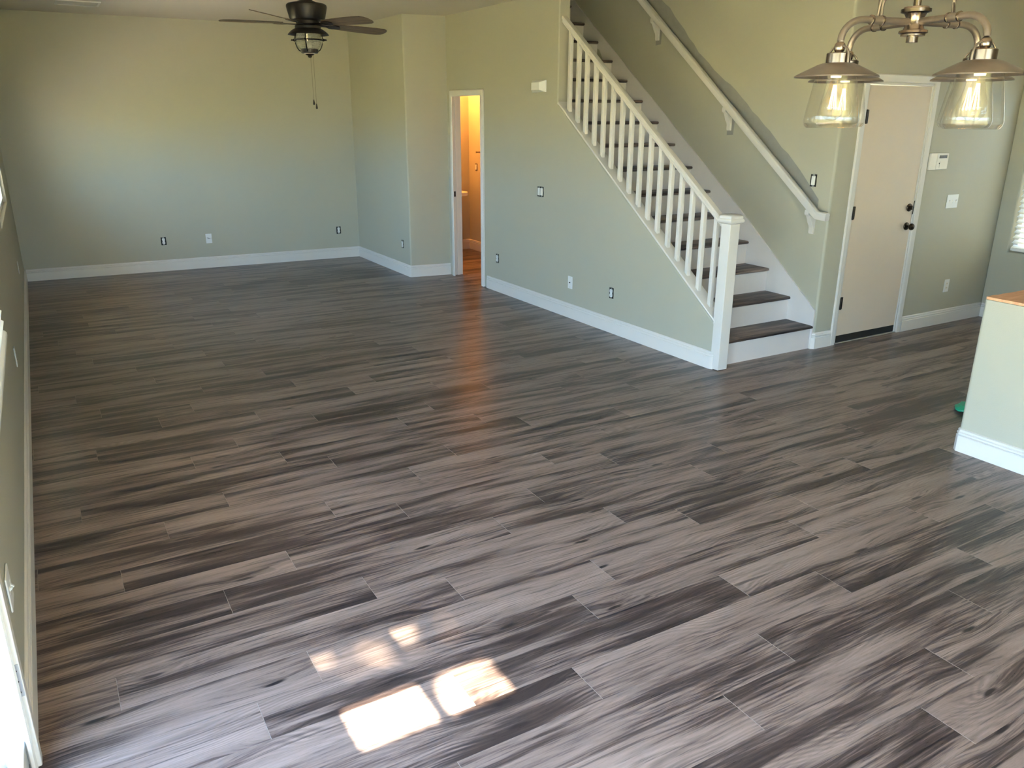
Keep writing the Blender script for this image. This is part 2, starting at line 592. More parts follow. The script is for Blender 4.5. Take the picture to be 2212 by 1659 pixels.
# ---- wall under / beside the stairs, door notch, sloped knee wall and tall part
KS = 0.7275
kz = lambda y: 0.352 + KS * (y - 4.16)             # top of the drywall under the cap
yz = [(4.152, -0.02), (7.628, -0.02), (7.628, 2.045), (8.392, 2.045), (8.392, -0.02), (8.49, -0.02), (8.49, 5.4),
      (4.152, 5.4), (4.152, HC), (6.27, HC), (6.27, kz(6.27)), (4.152, kz(4.152))]
mb = MB()
vs = [Vector((sx(y), y, z)) for y, z in yz]
mb.prism(vs, (0.115, 0, 0))
mb.build('wall_stairs_left', M['wall'], bevel=0.014, seg=4, kind='structure')

# ---- stair side wall with rounded corner, up to the upper ceiling
foot = rounded([(XR, 11.0), (XR, YE), (XR + 0.14, YE), (XR + 0.14, 11.0)], [0, 0.022, 0, 0])
wsr = MB().prism([(x, y, -0.02) for x, y in foot], (0, 0, 5.44)).build('wall_stairs_right', M['wall'], kind='structure')

# ---- entry wall with door opening
DX0, DX1, DZ1 = 5.50, 6.292, 2.035
us = [XR + 0.14, DX0, DX1, XW + 0.13]
mb = grid_wall(MB(), (0, YE, 0), (1, 0, 0), (0, 0.13, 0), us, [-0.02, DZ1, HC + 0.02], {(1, 0)})
mb.build('wall_entry', M['wall'], kind='structure')

# ---- right wall with blind window
us = [YB - 0.12, WR[0], WR[1], YE + 0.0]
mb = grid_wall(MB(), (XW, 0, 0), (0, 1, 0), (0.13, 0, 0), us, [-0.02, WR[2], WR[3], HC + 0.02], {(1, 1)})
mb.build('wall_right', M['wall'], bevel=0.012, seg=3, kind='structure')

# ---- back wall (behind the camera) with a patio window and a high transom
us = [XL - 0.13, WK[0], WT[0], WT[1], WK[1], XW + 0.13]
zs = [-0.02, WK[2], WK[3], WT[2], WT[3], HC + 0.02]
mb = grid_wall(MB(), (0, YB, 0), (1, 0, 0), (0, -0.12, 0), us, zs, {(2, 3), (1, 1), (2, 1), (3, 1)})
mb.build('wall_back', M['wall'], kind='structure')

# ---- powder room
MB().box((3.71, 10.067, -0.02), (5.30, 10.19, 2.5)).build('wall_powder_back', M['wall'], kind='structure')
MB().box((5.172, 7.30, -0.02), (5.232, 10.07, 2.42)).build('wall_powder_right', M['wall'], kind='structure')
MB().box((sx(7.4) + 0.115, 7.28, -0.02), (5.172, 7.40, 2.42)).build('wall_powder_front', M['wall'], kind='structure')
MB().prism([(4.20, 7.30, 2.42), (5.232, 7.30, 2.42), (5.232, 10.07, 2.42), (3.71, 10.07, 2.42), (3.71, 8.62, 2.42), (4.20, 8.58, 2.42)], (0, 0, 0.05)).build('ceiling_powder', M['ceiling'], kind='structure')

# ---- ceilings
cl = [(XL - 0.13, YB - 0.12), (XW + 0.13, YB - 0.12), (XW + 0.13, YE + 0.13), (XR + 0.01, YE + 0.0), (sx(4.15), YE), (sx(8.46) + 0.02, 8.48), (3.75, 8.6), (3.75, 10.55), (XL - 0.13, 10.55)]
MB().prism([(x, y, HC) for x, y in cl], (0, 0, 0.22)).build('ceiling', M['ceiling'], kind='structure')
MB().box((4.0, 4.0, 5.40), (5.4, 11.1, 5.5)).build('ceiling_upper', M['ceiling'], kind='structure')
MB().box((4.05, 4.03, HC + 0.22), (5.38, 4.148, 5.40)).build('wall_upper_front', M['wall'], kind='structure')
MB().box((4.05, 11.0, 2.5), (5.38, 11.1, 5.40)).build('wall_upper_back', M['wall'], kind='structure')
MB().box((3.95, 8.49, HC + 0.22), (4.07, 11.1, 5.40)).build('wall_upper_left', M['wall'], kind='structure')

# ---- floor: sub floor slab with each visible board as a part
PW, PO, PL = 0.17958, 0.05933, 1.2185
floor = MB().box((XL - 0.13, YB - 0.12, -0.16), (XW + 0.13, 10.55, -0.0095)).build('floor', M['subfloor'], kind='structure')
JOINT = {6: 2.18, 7: 2.471, 8: 1.672, 9: 2.014, 10: 2.54, 11: 2.17, 12: 1.567, 13: 1.78, 14: 1.186, 15: 2.114, 16: 1.604,
         17: 1.899, 18: 1.265, 19: 2.187, 20: 1.48, 21: 1.777, 22: 2.371, 23: 0.936, 24: 0.494, 25: 0.755, 26: 1.269,
         27: 0.966, 28: 0.422, 29: 0.636, 31: 0.759}
CRI = CR.to_3x3().transposed()


def proj(P):
    v = CRI @ (Vector(P) - Vector((0, 0, CAMH)))
    if v.z > -0.05: return None
    return (1106 + FPX * v.x / -v.z, 829.5 - FPX * v.y / -v.z)


def shown_area(x0, x1, y0, y1):
    a = 0
    for i in range(6):
        for j in range(2):
            X = x0 + (x1 - x0) * (i + 0.5) / 6; Y = y0 + (y1 - y0) * (j + 0.5) / 2
            p = proj((X, Y, 0))
            if p is None or not (-10 < p[0] < 2222 and 0 < p[1] < 1670): continue
            dd = Vector((X, Y, -CAMH)).length
            a += (x1 - x0) * (y1 - y0) / 12 * CAMH / dd ** 3 * 3e6
    return a


def plank_mesh(mb, x0, x1, y0, y1, pid, shade, uoff, voff):
    e, d, g2 = 0.0007, 0.0009, 0.0001
    xa, xb, ya, yb = x0 + g2, x1 - g2, y0 + g2 * 0.5, y1 - g2 * 0.5
    o = len(mb.v)
    vs = [(xa + e, ya + 0.0005, 0), (xb - e, ya + 0.0005, 0), (xb - e, yb - 0.0005, 0), (xa + e, yb - 0.0005, 0),
          (xa, ya, -d), (xb, ya, -d), (xb, yb, -d), (xa, yb, -d),
          (xa, ya, -0.009), (xb, ya, -0.009), (xb, yb, -0.009), (xa, yb, -0.009)]
    fs = [(0, 1, 2, 3), (4, 5, 1, 0), (6, 7, 3, 2), (5, 6, 2, 1), (7, 4, 0, 3), (8, 9, 5, 4), (9, 10, 6, 5), (10, 11, 7, 6), (11, 8, 4, 7)]
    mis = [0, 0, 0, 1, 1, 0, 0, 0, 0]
    for q, m in zip(fs, mis):
        mb.add([], [])
        mb.f.append(tuple(o + i for i in q)); mb.mi.append(m)
        for i in q:
            X, Y, Z = vs[i]
            mb.uv.append((X - x0 + uoff, Y - y0 + voff)); mb.uv2.append((pid * 3.7, shade))
    mb.v += vs


boards = []
nrow = int((10.5 - YB) / PW) + 2
for r in range(-7, nrow - 6):
    yb_, ya_ = PO + r * PW, PO + (r - 1) * PW
    if ya_ > 10.40: continue
    xmax = XW + 0.05 if ya_ < 4.2 else (4.17 if ya_ < 7.25 else 5.20)
    j = JOINT.get(r, (r * 0.437 * PL + random.uniform(-0.1, 0.1)))
    x = j - PL * math.ceil((j - (XL - 0.02)) / PL)
    while x < xmax:
        a, b_ = max(x, XL - 0.02), min(x + PL, xmax)
        if b_ - a > 0.02: boards.append((a, b_, ya_, min(yb_, 10.45), x))
        x += PL
rk = random.Random(21)
data = []
for (a, b_, ya_, yb_, xs_) in boards:
    data.append((shown_area(a, b_, ya_, yb_), a, b_, ya_, yb_, xs_, rk.random() * 40, rk.random(), rk.random() * 50, rk.random() * 20))
data.sort(key=lambda q: -q[0])
rest = MB(); rest.uv, rest.uv2 = [], []
for i, (ar, a, b_, ya_, yb_, xs_, pid, sh, uo, vo_) in enumerate(data):
    if i < 295 and ar > 0:
        mb = MB(); mb.uv, mb.uv2 = [], []
        plank_mesh(mb, a, b_, ya_, yb_, pid, sh, uo, vo_)
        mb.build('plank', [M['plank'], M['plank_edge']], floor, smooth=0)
    else:
        plank_mesh(rest, a, b_, ya_, yb_, pid, sh, uo, vo_)
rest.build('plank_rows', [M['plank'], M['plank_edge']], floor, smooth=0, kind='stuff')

# ---- baseboards: moulded profile swept along the walls
BP = [(0, 0), (0.015, 0), (0.015, 0.092), (0.0095, 0.0965), (0.0135, 0.101), (0.0135, 0.110), (0.0075, 0.115), (0.010, 0.119), (0.009, 0.127), (0.004, 0.132), (0, 0.133)]


def base(name, path):
    """path runs with the room on its right hand side (offset to the right)"""
    MB().sweep([(x, y, 0) for x, y in path], BP).build(name, M['trim'], kind='structure')


e_ = 0.0
base('baseboard_left', [(XL, DOOR_Y1 + 0.055), (XL, yfar(XL))])
base('baseboard_far', [(XL + 0.015, yfar(XL + .015)), (3.585, yfar(3.585))])
base('baseboard_jog', [(3.586, yfar(3.585) - 0.015), (3.604 + 0.0, 8.545), (3.612, 8.529), (3.63, 8.524), (sx(8.46), 8.463)])
base('baseboard_stairs', [(sx(7.565), 7.565), (sx(4.17), 4.172), (sx(4.15) + 0.008, 4.152), (sx(4.15) + 0.022, 4.149)])
base('baseboard_entry_left', [(XR + 0.0, YE + 0.045), (XR, YE + 0.014), (XR + 0.014, YE), (5.437, YE)])
base('baseboard_entry_right', [(6.357, YE), (XW, YE)])
base('baseboard_right', [(XW, YE - 0.015), (XW, YB)])
base('baseboard_back', [(XW, YB), (XL, YB)])
base('baseboard_powder', [(3.72, 10.067), (5.172, 10.067), (5.172, 7.41)])

# ================================================================== trims / doors
TRP = [(0, 0), (0.058, 0), (0.058, 0.009), (0.050, 0.014), (0.030, 0.011), (0.012, 0.013), (0.004, 0.010), (0, 0.006)]


def casing(name, pts, nrm, flip=1, parent=None):
    """pts: inner edge path in 3D, casing goes outward from it; nrm wall normal"""
    P = [Vector(p) for p in pts]
    nrm = Vector(nrm)
    n = len(P)
    mb = MB(); vs = []
    m = len(TRP)
    for i in range(n):
        d0 = (P[i] - P[i - 1]).normalized() if i > 0 else (P[1] - P[0]).normalized()
        d1 = (P[i + 1] - P[i]).normalized() if i < n - 1 else d0
        t = (d0 + d1).normalized(); k = 1 / t.dot(d1)
        out = t.cross(nrm).normalized() * flip * k
        for a, b_ in TRP: vs.append(P[i] + out * a + nrm * b_)
    fs = []
    for i in range(n - 1):
        for k in range(m):
            fs.append((i * m + k, i * m + (k + 1) % m, (i + 1) * m + (k + 1) % m, (i + 1) * m + k))
    fs += [tuple(range(m)), tuple((n - 1) * m + k for k in range(m))]
    mb.add(vs, fs)
    o = mb.build(name, M['trim'], parent)
    if not parent: o['kind'] = 'structure'
    return o


# ---- powder room doorway (on the stair wall)
d2 = struct('door_2', (sx(8.0), 8.0, 0))
a, b_ = 7.628, 8.392
casing('casing', [(sx(a) - 0.001, a + 0.004, 0.0), (sx(a) - 0.001, a + 0.004, 2.04), (sx(b_) - 0.001, b_ - 0.004, 2.04), (sx(b_) - 0.001, b_ - 0.004, 0.0)], (-1, 0, 0), -1, d2)
mb = MB()
mb.box((sx(b_) - 0.002, b_ - 0.018, 0.003), (sx(b_) + 0.118, b_, 2.045))
mb.box((sx(b_) + 0.045, b_ - 0.030, 0.003), (sx(b_) + 0.080, b_ - 0.018, 2.03))
mb.box((sx(a) - 0.002, a, 0.003), (sx(a) + 0.118, a + 0.018, 2.045))
mb.box((sx(a) - 0.002, a, 2.027), (sx(a) + 0.118, b_, 2.045))
mb.build('jamb', M['trim'], d2, bevel=0.002)
MB().box((sx(b_) + 0.004, b_ - 0.0205, 0.905), (sx(b_) + 0.040, b_ - 0.018, 0.965)).build('strike_plate', M['oil'], d2)

# ---- entry door
d3 = struct('door_3', (5.9, YE, 0))
casing('casing', [(DX0 - 0.004, YE - 0.0005, 0), (DX0 - 0.004, YE - 0.0005, DZ1 + 0.004), (DX1 + 0.004, YE - 0.0005, DZ1 + 0.004), (DX1 + 0.004, YE - 0.0005, 0)], (0, -1, 0), -1, d3)
mb = MB()
mb.box((DX0 - 0.003, YE - 0.002, 0.0), (DX0 + 0.012, YE + 0.13, DZ1))
mb.box((DX1 - 0.012, YE - 0.002, 0.0), (DX1 + 0.003, YE + 0.13, DZ1))
mb.box((DX0, YE - 0.002, DZ1 - 0.014), (DX1, YE + 0.13, DZ1 + 0.003))
mb.build('jamb', M['trim'], d3, bevel=0.002)
MB().box((DX0 + 0.015, YE + 0.004, 0.068), (DX1 - 0.015, YE + 0.048, DZ1 - 0.018)).build('door_panel', M['door'], d3, bevel=0.003)
MB().box((DX0 + 0.012, YE + 0.008, 0.012), (DX1 - 0.012, YE + 0.045, 0.068)).build('door_sweep', M['black'], d3)
MB().box((DX0 + 0.002, YE - 0.012, 0.0005), (DX1 - 0.002, YE + 0.12, 0.012)).build('threshold', M['alu'], d3, bevel=0.003)
for hz in (1.79, 1.07, 0.345):
    h = MB().box((DX0 + 0.006, YE - 0.004, hz - 0.05), (DX0 + 0.036, YE + 0.004, hz + 0.05))
    h.lathe([(0.0065, -0.052), (0.0065, 0.052)], (DX0 + 0.013, YE - 0.006, hz), 12, cap=True)
    h.build('hinge', M['oil'], d3)
def rosette(z, x):
    return MB().lathe([(0.0, 0.002), (0.031, 0.002), (0.033, -0.003), (0.030, -0.009), (0.016, -0.012), (0.0, -0.012)], (x, YE, z), 28, 'Y')
kx = DX1 - 0.073
rosette(1.078, kx).build('deadbolt', M['bronze'], d3)
mb = MB().box((kx - 0.005, YE - 0.032, 1.078 - 0.017), (kx + 0.005, YE - 0.008, 1.078 + 0.017))
mb.build('thumb_turn', M['bronze'], d3, bevel=0.003)
k_ = rosette(0.925, kx)
k_.lathe([(0.011, -0.010), (0.010, -0.028), (0.018, -0.034), (0.027, -0.042), (0.0285, -0.052), (0.024, -0.062), (0.012, -0.066), (0.0, -0.067)], (kx, YE, 0.925), 28, 'Y')
k_.build('door_knob', M['bronze'], d3)
MB().box((DX1 - 0.0135, YE - 0.003, 1.02), (DX1 - 0.0115, YE + 0.003, 1.13)).build('strike_plate', M['oil'], d3)

# ---- glazed patio door in the left wall (hinged side towards the living room)
d1 = struct('door_1', (XL, 1.36, 0))
casing('casing', [(XL + 0.0005, DOOR_Y0 + 0.006, 0.0), (XL + 0.0005, DOOR_Y0 + 0.006, DOOR_Z - 0.006), (XL + 0.0005, DOOR_Y1 - 0.006, DOOR_Z - 0.006), (XL + 0.0005, DOOR_Y1 - 0.006, 0.004)], (1, 0, 0), 1, d1)
mb = MB()
mb.box((XL - 0.13, DOOR_Y1 - 0.02, 0), (XL + 0.003, DOOR_Y1, DOOR_Z))
mb.box((XL - 0.13, DOOR_Y0, 0), (XL + 0.003, DOOR_Y0 + 0.02, DOOR_Z))
mb.box((XL - 0.13, DOOR_Y0, DOOR_Z - 0.02), (XL + 0.003, DOOR_Y1, DOOR_Z))
mb.build('jamb', M['trim'], d1, bevel=0.002)
MB().box((XL - 0.0125, DOOR_Y1 - 0.040, 0.0), (XL + 0.024, DOOR_Y1 + 0.006, DOOR_Z)).build('stop_strip', M['trim'], d1, bevel=0.004)
for hz in (0.25, 1.0, 1.78):
    mb = MB().box((XL + 0.003, DOOR_Y1 - 0.0425, hz), (XL + 0.021, DOOR_Y1 - 0.040, hz + 0.105))
    hg = mb.build('hinge', M['hinge'], d1)
    s_ = MB()
    for q in (0.015, 0.05, 0.085):
        s_.lathe([(0.0, 0.0), (0.0035, 0.0), (0.0035, -0.0012), (0.0, -0.0012)], (XL + 0.012, DOOR_Y1 - 0.0424, hz + q), 8, 'Y')
    s_.build('screw', M['oil'], hg, kind='stuff')
MB().box((XL - 0.13, DOOR_Y0 + 0.02, 0.0), (XL - 0.005, DOOR_Y1 - 0.02, 0.022)).build('threshold', M['alu'], d1, bevel=0.003)
ym = (DOOR_Y0 + DOOR_Y1) / 2
for (y0, y1) in ((DOOR_Y0 + 0.022, ym - 0.002), (ym + 0.002, DOOR_Y1 - 0.022)):
    mb = MB()
    X0, X1 = XL - 0.045, XL - 0.006
    mb.box((X0, y0, 0.026), (X1, y0 + 0.06, DOOR_Z - 0.024)); mb.box((X0, y1 - 0.018, 0.026), (X1, y1, DOOR_Z - 0.024))
    mb.box((X0, y0 + 0.06, 0.026), (X1, y1 - 0.018, 0.105)); mb.box((X0, y0 + 0.06, DOOR_Z - 0.10), (X1, y1 - 0.018, DOOR_Z - 0.024))
    lf = mb.build('door_leaf', M['trim'], d1, bevel=0.003)
    MB().box((XL - 0.018, y0 + 0.058, 0.103), (XL - 0.013, y1 - 0.016, DOOR_Z - 0.098)).build('glass', M['pane'], lf)


# ---- windows
def window_x(name, X, ydir, y0, y1, z0, z1, depth=0.05, cols=2, out=-1):
    w = struct(name, (X, (y0 + y1) / 2, z0))
    xa, xb = X + out * depth, X + out * (depth + 0.05)
    t = 0.045
    mb = MB()
    mb.box((xa, y0, z0), (xb, y0 + t, z1)); mb.box((xa, y1 - t, z0), (xb, y1, z1))
    mb.box((xa, y0 + t, z0), (xb, y1 - t, z0 + t)); mb.box((xa, y0 + t, z1 - t), (xb, y1 - t, z1))
    for c in range(1, cols):
        yc = y0 + (y1 - y0) * c / cols
        mb.box((xa, yc - 0.025, z0 + t), (xb, yc + 0.025, z1 - t))
    mb.build('window_frame', M['trim'], w, bevel=0.003)
    for c in range(cols):
        a_ = y0 + (y1 - y0) * c / cols + 0.03; b2 = y0 + (y1 - y0) * (c + 1) / cols - 0.03
        MB().box(((xa + xb) / 2 - 0.002, a_, z0 + 0.03), ((xa + xb) / 2 + 0.002, b2, z1 - 0.03)).build('pane', M['pane'], w)
    return w


window_x('window_1', XL, 1, *WA, depth=0.03, cols=2)
window_x('window_2', XL, 1, *WB, depth=0.03, cols=3)
w3 = window_x('window_3', XW, 1, *WR, depth=0.065, cols=2, out=1)


def window_y(name, x0, x1, z0, z1, yc, lites_x, lites_z):
    w = struct(name, ((x0 + x1) / 2, yc, z0))
    mb = MB()
    ya, yb = yc - 0.012, yc + 0.012
    xs_ = [x0] + [q for p in lites_x for q in p] + [x1]
    zs_ = [z0] + [q for p in lites_z for q in p] + [z1]
    for i in range(0, len(xs_), 2): mb.box((xs_[i], ya, z0), (xs_[i + 1], yb, z1))
    for j in range(0, len(zs_), 2):
        for p in lites_x: mb.box((p[0], ya, zs_[j]), (p[1], yb, zs_[j + 1]))
    mb.build('window_frame', M['trim'], w)
    for p in lites_x:
        for q in lites_z:
            MB().box((p[0] - .004, yc - 0.002, q[0] - .004), (p[1] + .004, yc + 0.002, q[1] + .004)).build('pane', M['pane'], w)


Tz = lambda y: SUN_TAN * (y + 1.26)
window_y('window_4', WT[0], WT[1], WT[2], WT[3], -1.26, [(0.572, 0.820), (0.868, 1.093)], [(Tz(1.850), Tz(2.048)), (Tz(2.170), Tz(2.358))])
window_y('window_5', WK[0], WK[1], WK[2], WK[3], -1.26, [(-0.04, 1.07), (1.13, 2.24)], [(0.14, 1.99)])


# ---- horizontal blinds
def blinds(label, X, nx, y0, y1, ztop, zbot, n_, tilt, slat=0.05, bottom=0.0):
    t = thing('window_blind', label, 'blind', (X, (y0 + y1) / 2, zbot))
    MB().box((X - 0.022, y0, ztop - 0.045), (X + 0.022, y1, ztop)).build('head_rail', M['blind'], t, bevel=0.003)
    zz = zbot + 0.035
    dz = (ztop - 0.06 - zz) / (n_ - 1)
    for i in range(n_):
        z = zz + dz * i
        ca, sa = math.cos(tilt) * slat / 2, math.sin(tilt) * slat / 2
        mb = MB().prism([(X - ca, y0 + 0.004, z - sa * nx), (X + ca, y0 + 0.004, z + sa * nx), (X + ca, y0 + 0.004, z + sa * nx + 0.003), (X - ca, y0 + 0.004, z - sa * nx + 0.003)], (0, y1 - y0 - 0.008, 0))
        mb.build('slat', M['blind'], t)
    MB().box((X - 0.024, y0 + 0.002, zbot - bottom), (X + 0.024, y1 - 0.002, zbot + 0.022)).build('bottom_rail', M['blind'], t, bevel=0.005)
    mb = MB()
    for yy in (y0 + 0.12, (y0 + y1) / 2, y1 - 0.12):
        mb.tube([(X, yy, zbot), (X, yy, ztop - 0.05)], 0.0012, 5)
    mb.build('ladder_cord', M['blind'], t, kind='stuff')
    return t


blinds('white horizontal slat blind in the window right of the entry door', XW + 0.032, 1, WR[0] + 0.01, WR[1] - 0.012, WR[3] - 0.01, WR[2] + 0.012, 34, math.radians(28))
blinds('white blind hanging in the nearer window of the left wall above the floor plates', XL + 0.020, -1, WA[0] + 0.05, WA[1] - 0.04, WA[3] + 0.02, WA[2] - 0.06, 26, math.radians(35))
blinds('raised white blind in the far left window near the room corner', XL + 0.010, -1, WB[0] + 0.02, WB[1] - 0.03, WB[3] + 0.02, WB[2] + 0.72, 9, math.radians(30), slat=0.045)

# ================================================================== staircase
RISE, RUN, Z1, Y1 = 0.1936, 0.2558, 0.191, 4.172
st = thing('staircase', 'white staircase with dark grey brown wood-look treads climbing beside the green wall', 'staircase', (4.75, Y1, 0))
XSL = lambda y: sx(y) + 0.117
NS = 16
rs = random.Random(3)
for k in range(NS):
    y = Y1 + k * RUN
    zt = Z1 + k * RISE
    zb = 0.0 if k == 0 else Z1 + (k - 1) * RISE
    x0 = XSL(y)
    MB().box((x0, y, zb), (XR - 0.012, y + 0.018, zt - 0.028)).build('riser', M['riser'], st)
    # tread with rounded nosing and laminate grain
    mb = MB(); mb.uv, mb.uv2 = [], []
    hh = 0.026
    prof = [(y - 0.012 + 0.008, zt - hh), (y - 0.018, zt - hh + 0.006), (y - 0.020, zt - hh / 2), (y - 0.018, zt - 0.005), (y - 0.010, zt), (y + RUN + 0.002, zt), (y + RUN + 0.002, zt - hh)]
    m = len(prof)
    vs = [(x0 - 0.0, p, q) for p, q in prof] + [(XR - 0.012, p, q) for p, q in prof]
    fs = [(i, (i + 1) % m, m + (i + 1) % m, m + i) for i in range(m)] + [tuple(range(m - 1, -1, -1)), tuple(range(m, 2 * m))]
    pid, sh, uo, vo_ = rs.random() * 40, 0.2 + 0.3 * rs.random(), rs.random() * 30, rs.random() * 10
    mb.add(vs, fs)
    for q in fs:
        for i in q:
            mb.uv.append((vs[i][0] + uo, vs[i][1] - y + vs[i][2] + vo_)); mb.uv2.append((pid * 3.7, sh))
    mb.build('tread', M['tread'], st)
# landing at the top
MB().box((XSL(8.3), Y1 + NS * RUN, Z1 + NS * RISE - 0.2 - RISE + 0.16), (XR - 0.002, 10.98, Z1 + (NS - 1) * RISE)).build('landing', M['tread'], st)
# skirt board along the right wall
sk = [(4.156, 0.135), (4.156, 0.318), (4.60, 0.668), (5.05, 1.020), (6.21, 1.864), (7.73, 2.965), (8.6, 3.60), (8.6, 3.0), (7.2, 2.43), (7.0, 2.12), (4.5, 0.13)]
MB().prism([(XR - 0.014, y, z) for y, z in sk], (0.013, 0, 0)).build('skirt_board', M['riser'], st)
MB().box((XR - 0.014, 4.156, 0.0), (XR - 0.001, 4.30, 0.135)).build('skirt_foot', M['riser'], st)
MB().prism([(XSL(5) - 0.028, 4.20, 0.0), (XSL(5) - 0.028, 4.20, kz(4.2) - 0.01), (XSL(5) - 0.028, 6.27, kz(6.27) - 0.01), (XSL(5) - 0.028, 6.27, kz(6.27) - 0.5), (XSL(5) - 0.028, 4.7, 0.0)], (0.018, 0, 0)).build('inner_skirt', M['riser'], st)

# ================================================================== stair railing
XC = lambda y: sx(y) + 0.055
rl = thing('stair_railing', 'white wooden stair railing with square balusters and newel post at the stair foot', 'railing', (XC(4.2), 4.13, 0))
# cap on the knee wall
cap = []
mb = MB()
for y in (4.155, 6.262):
    x, z = XC(y), kz(y) + 0.002
    cap.append([(x - 0.054, y, z), (x - 0.060, y, z + 0.008), (x - 0.054, y, z + 0.020), (x + 0.062, y, z + 0.020), (x + 0.066, y, z + 0.010), (x + 0.064, y, z)])
vs = cap[0] + cap[1]
mb.add(vs, [(i, (i + 1) % 6, 6 + (i + 1) % 6, 6 + i) for i in range(6)] + [tuple(range(6)), tuple(range(11, 5, -1))])
mb.build('base_cap', M['trim'], rl, bevel=0.003)
BZ = [(4.272, .405), (4.407, .495), (4.536, .590), (4.66, .683), (4.782, .782), (4.912, .876), (5.036, .975), (5.161, 1.072), (5.289, 1.166), (5.412, 1.263), (5.54, 1.357), (5.663, 1.453), (5.787, 1.545), (5.916, 1.641), (6.039, 1.735), (6.166, 1.835)]
RS = 0.7290
rt = lambda y: 1.098 + RS * (y - 4.20)            # top of hand rail
for y, _ in BZ:
    x = XC(y) + 0.002
    hw = 0.0165
    zb0, zt0 = kz(y) + 0.020, rt(y) - 0.048
    mb = MB()
    vs = []
    for (dx, dy) in ((-hw, -hw), (hw, -hw), (hw, hw), (-hw, hw)):
        vs.append((x + dx, y + dy, zb0 + KS * dy))
    for (dx, dy) in ((-hw, -hw), (hw, -hw), (hw, hw), (-hw, hw)):
        vs.append((x + dx, y + dy, zt0 + RS * dy))
    mb.add(vs, [(0, 3, 2, 1), (4, 5, 6, 7), (0, 1, 5, 4), (1, 2, 6, 5), (2, 3, 7, 6), (3, 0, 4, 7)])
    bl = mb.build('baluster', M['trim'], rl, bevel=0.0025)
    MB().lathe([(0.0, -0.0022), (0.0045, -0.0018), (0.006, 0.0)], (x, y - hw, zb0 + 0.024), 10, 'Y').build('nail_plug', M['trim'], bl)
RP = [(-0.022, -0.058), (0.022, -0.058), (0.026, -0.046), (0.021, -0.036), (0.030, -0.026), (0.031, -0.012), (0.022, -0.002), (0.008, 0.0), (-0.008, 0.0), (-0.022, -0.002), (-0.031, -0.012), (-0.030, -0.026), (-0.021, -0.036), (-0.026, -0.046)]
RP = [(a, b_ * 0.80) for a, b_ in RP]
MB().sweep([(XC(4.168), 4.168, rt(4.168)), (XC(6.272), 6.272, rt(6.272))], RP).build('hand_rail', M['trim'], rl)
# newel post
nx0, ny0, nw = 4.184, 4.126, 0.0455
MB().box((nx0 - nw, ny0 - nw, 0.004), (nx0 + nw, ny0 + nw, 1.075)).build('newel_post', M['trim'], rl, bevel=0.004)
mb = MB()
def sq(z, w): return [(nx0 - w, ny0 - w, z), (nx0 + w, ny0 - w, z), (nx0 + w, ny0 + w, z), (nx0 - w, ny0 + w, z)]
lv = [(1.072, 0.046), (1.078, 0.056), (1.086, 0.064), (1.096, 0.066), (1.106, 0.062), (1.110, 0.057), (1.122, 0.0575), (1.132, 0.054), (1.137, 0.047), (1.138, 0.0)]
vs, fs = [], []
for i, (z, w) in enumerate(lv):
    vs += sq(z, max(w, 0.001))
    if i:
        for k in range(4):
            fs.append(((i - 1) * 4 + k, (i - 1) * 4 + (k + 1) % 4, i * 4 + (k + 1) % 4, i * 4 + k))
fs.append((3, 2, 1, 0)); fs.append(tuple(range(len(vs) - 4, len(vs))))
mb.add(vs, fs)
mb.build('newel_cap', M['trim'], rl, smooth=50)

# ================================================================== wall mounted hand rail
wr_ = thing('wall_handrail', 'painted wooden handrail on scrolled brackets sloping along the stair wall', 'handrail', (XR - 0.07, 4.2, 1.0))
xh = XR - 0.068
hz_ = lambda y: 1.070 + 0.768 * (y - 4.21)
HP = [(-0.019, -0.030), (0.019, -0.030), (0.026, -0.016), (0.024, 0.004), (0.026, 0.014), (0.019, 0.026), (0.006, 0.031), (-0.006, 0.031), (-0.019, 0.026), (-0.026, 0.014), (-0.024, 0.004), (-0.026, -0.016)]
MB().sweep([(xh, 4.105, 1.063), (xh, 4.20, 1.068), (xh, 8.4, hz_(8.4))], HP).build('rail', M['trim'], wr_)
for yb0 in (4.285, 5.275, 6.295, 7.32):
    zr = hz_(yb0) - 0.030
    # profile in (distance from wall, z)
    pr = [(0.0, -0.185), (0.016, -0.185), (0.022, -0.172), (0.022, -0.140), (0.028, -0.122), (0.044, -0.100), (0.056, -0.070), (0.070, -0.045), (0.088, -0.034), (0.092, -0.020), (0.088, 0.004), (0.046, 0.004), (0.030, -0.008), (0.022, -0.030), (0.012, -0.048), (0.0, -0.055)]
    mb = MB().prism([(XR - a, yb0 - 0.021, zr + b_) for a, b_ in pr], (0, 0.042, 0))
    mb.build('bracket', M['trim'], wr_, bevel=0.003)

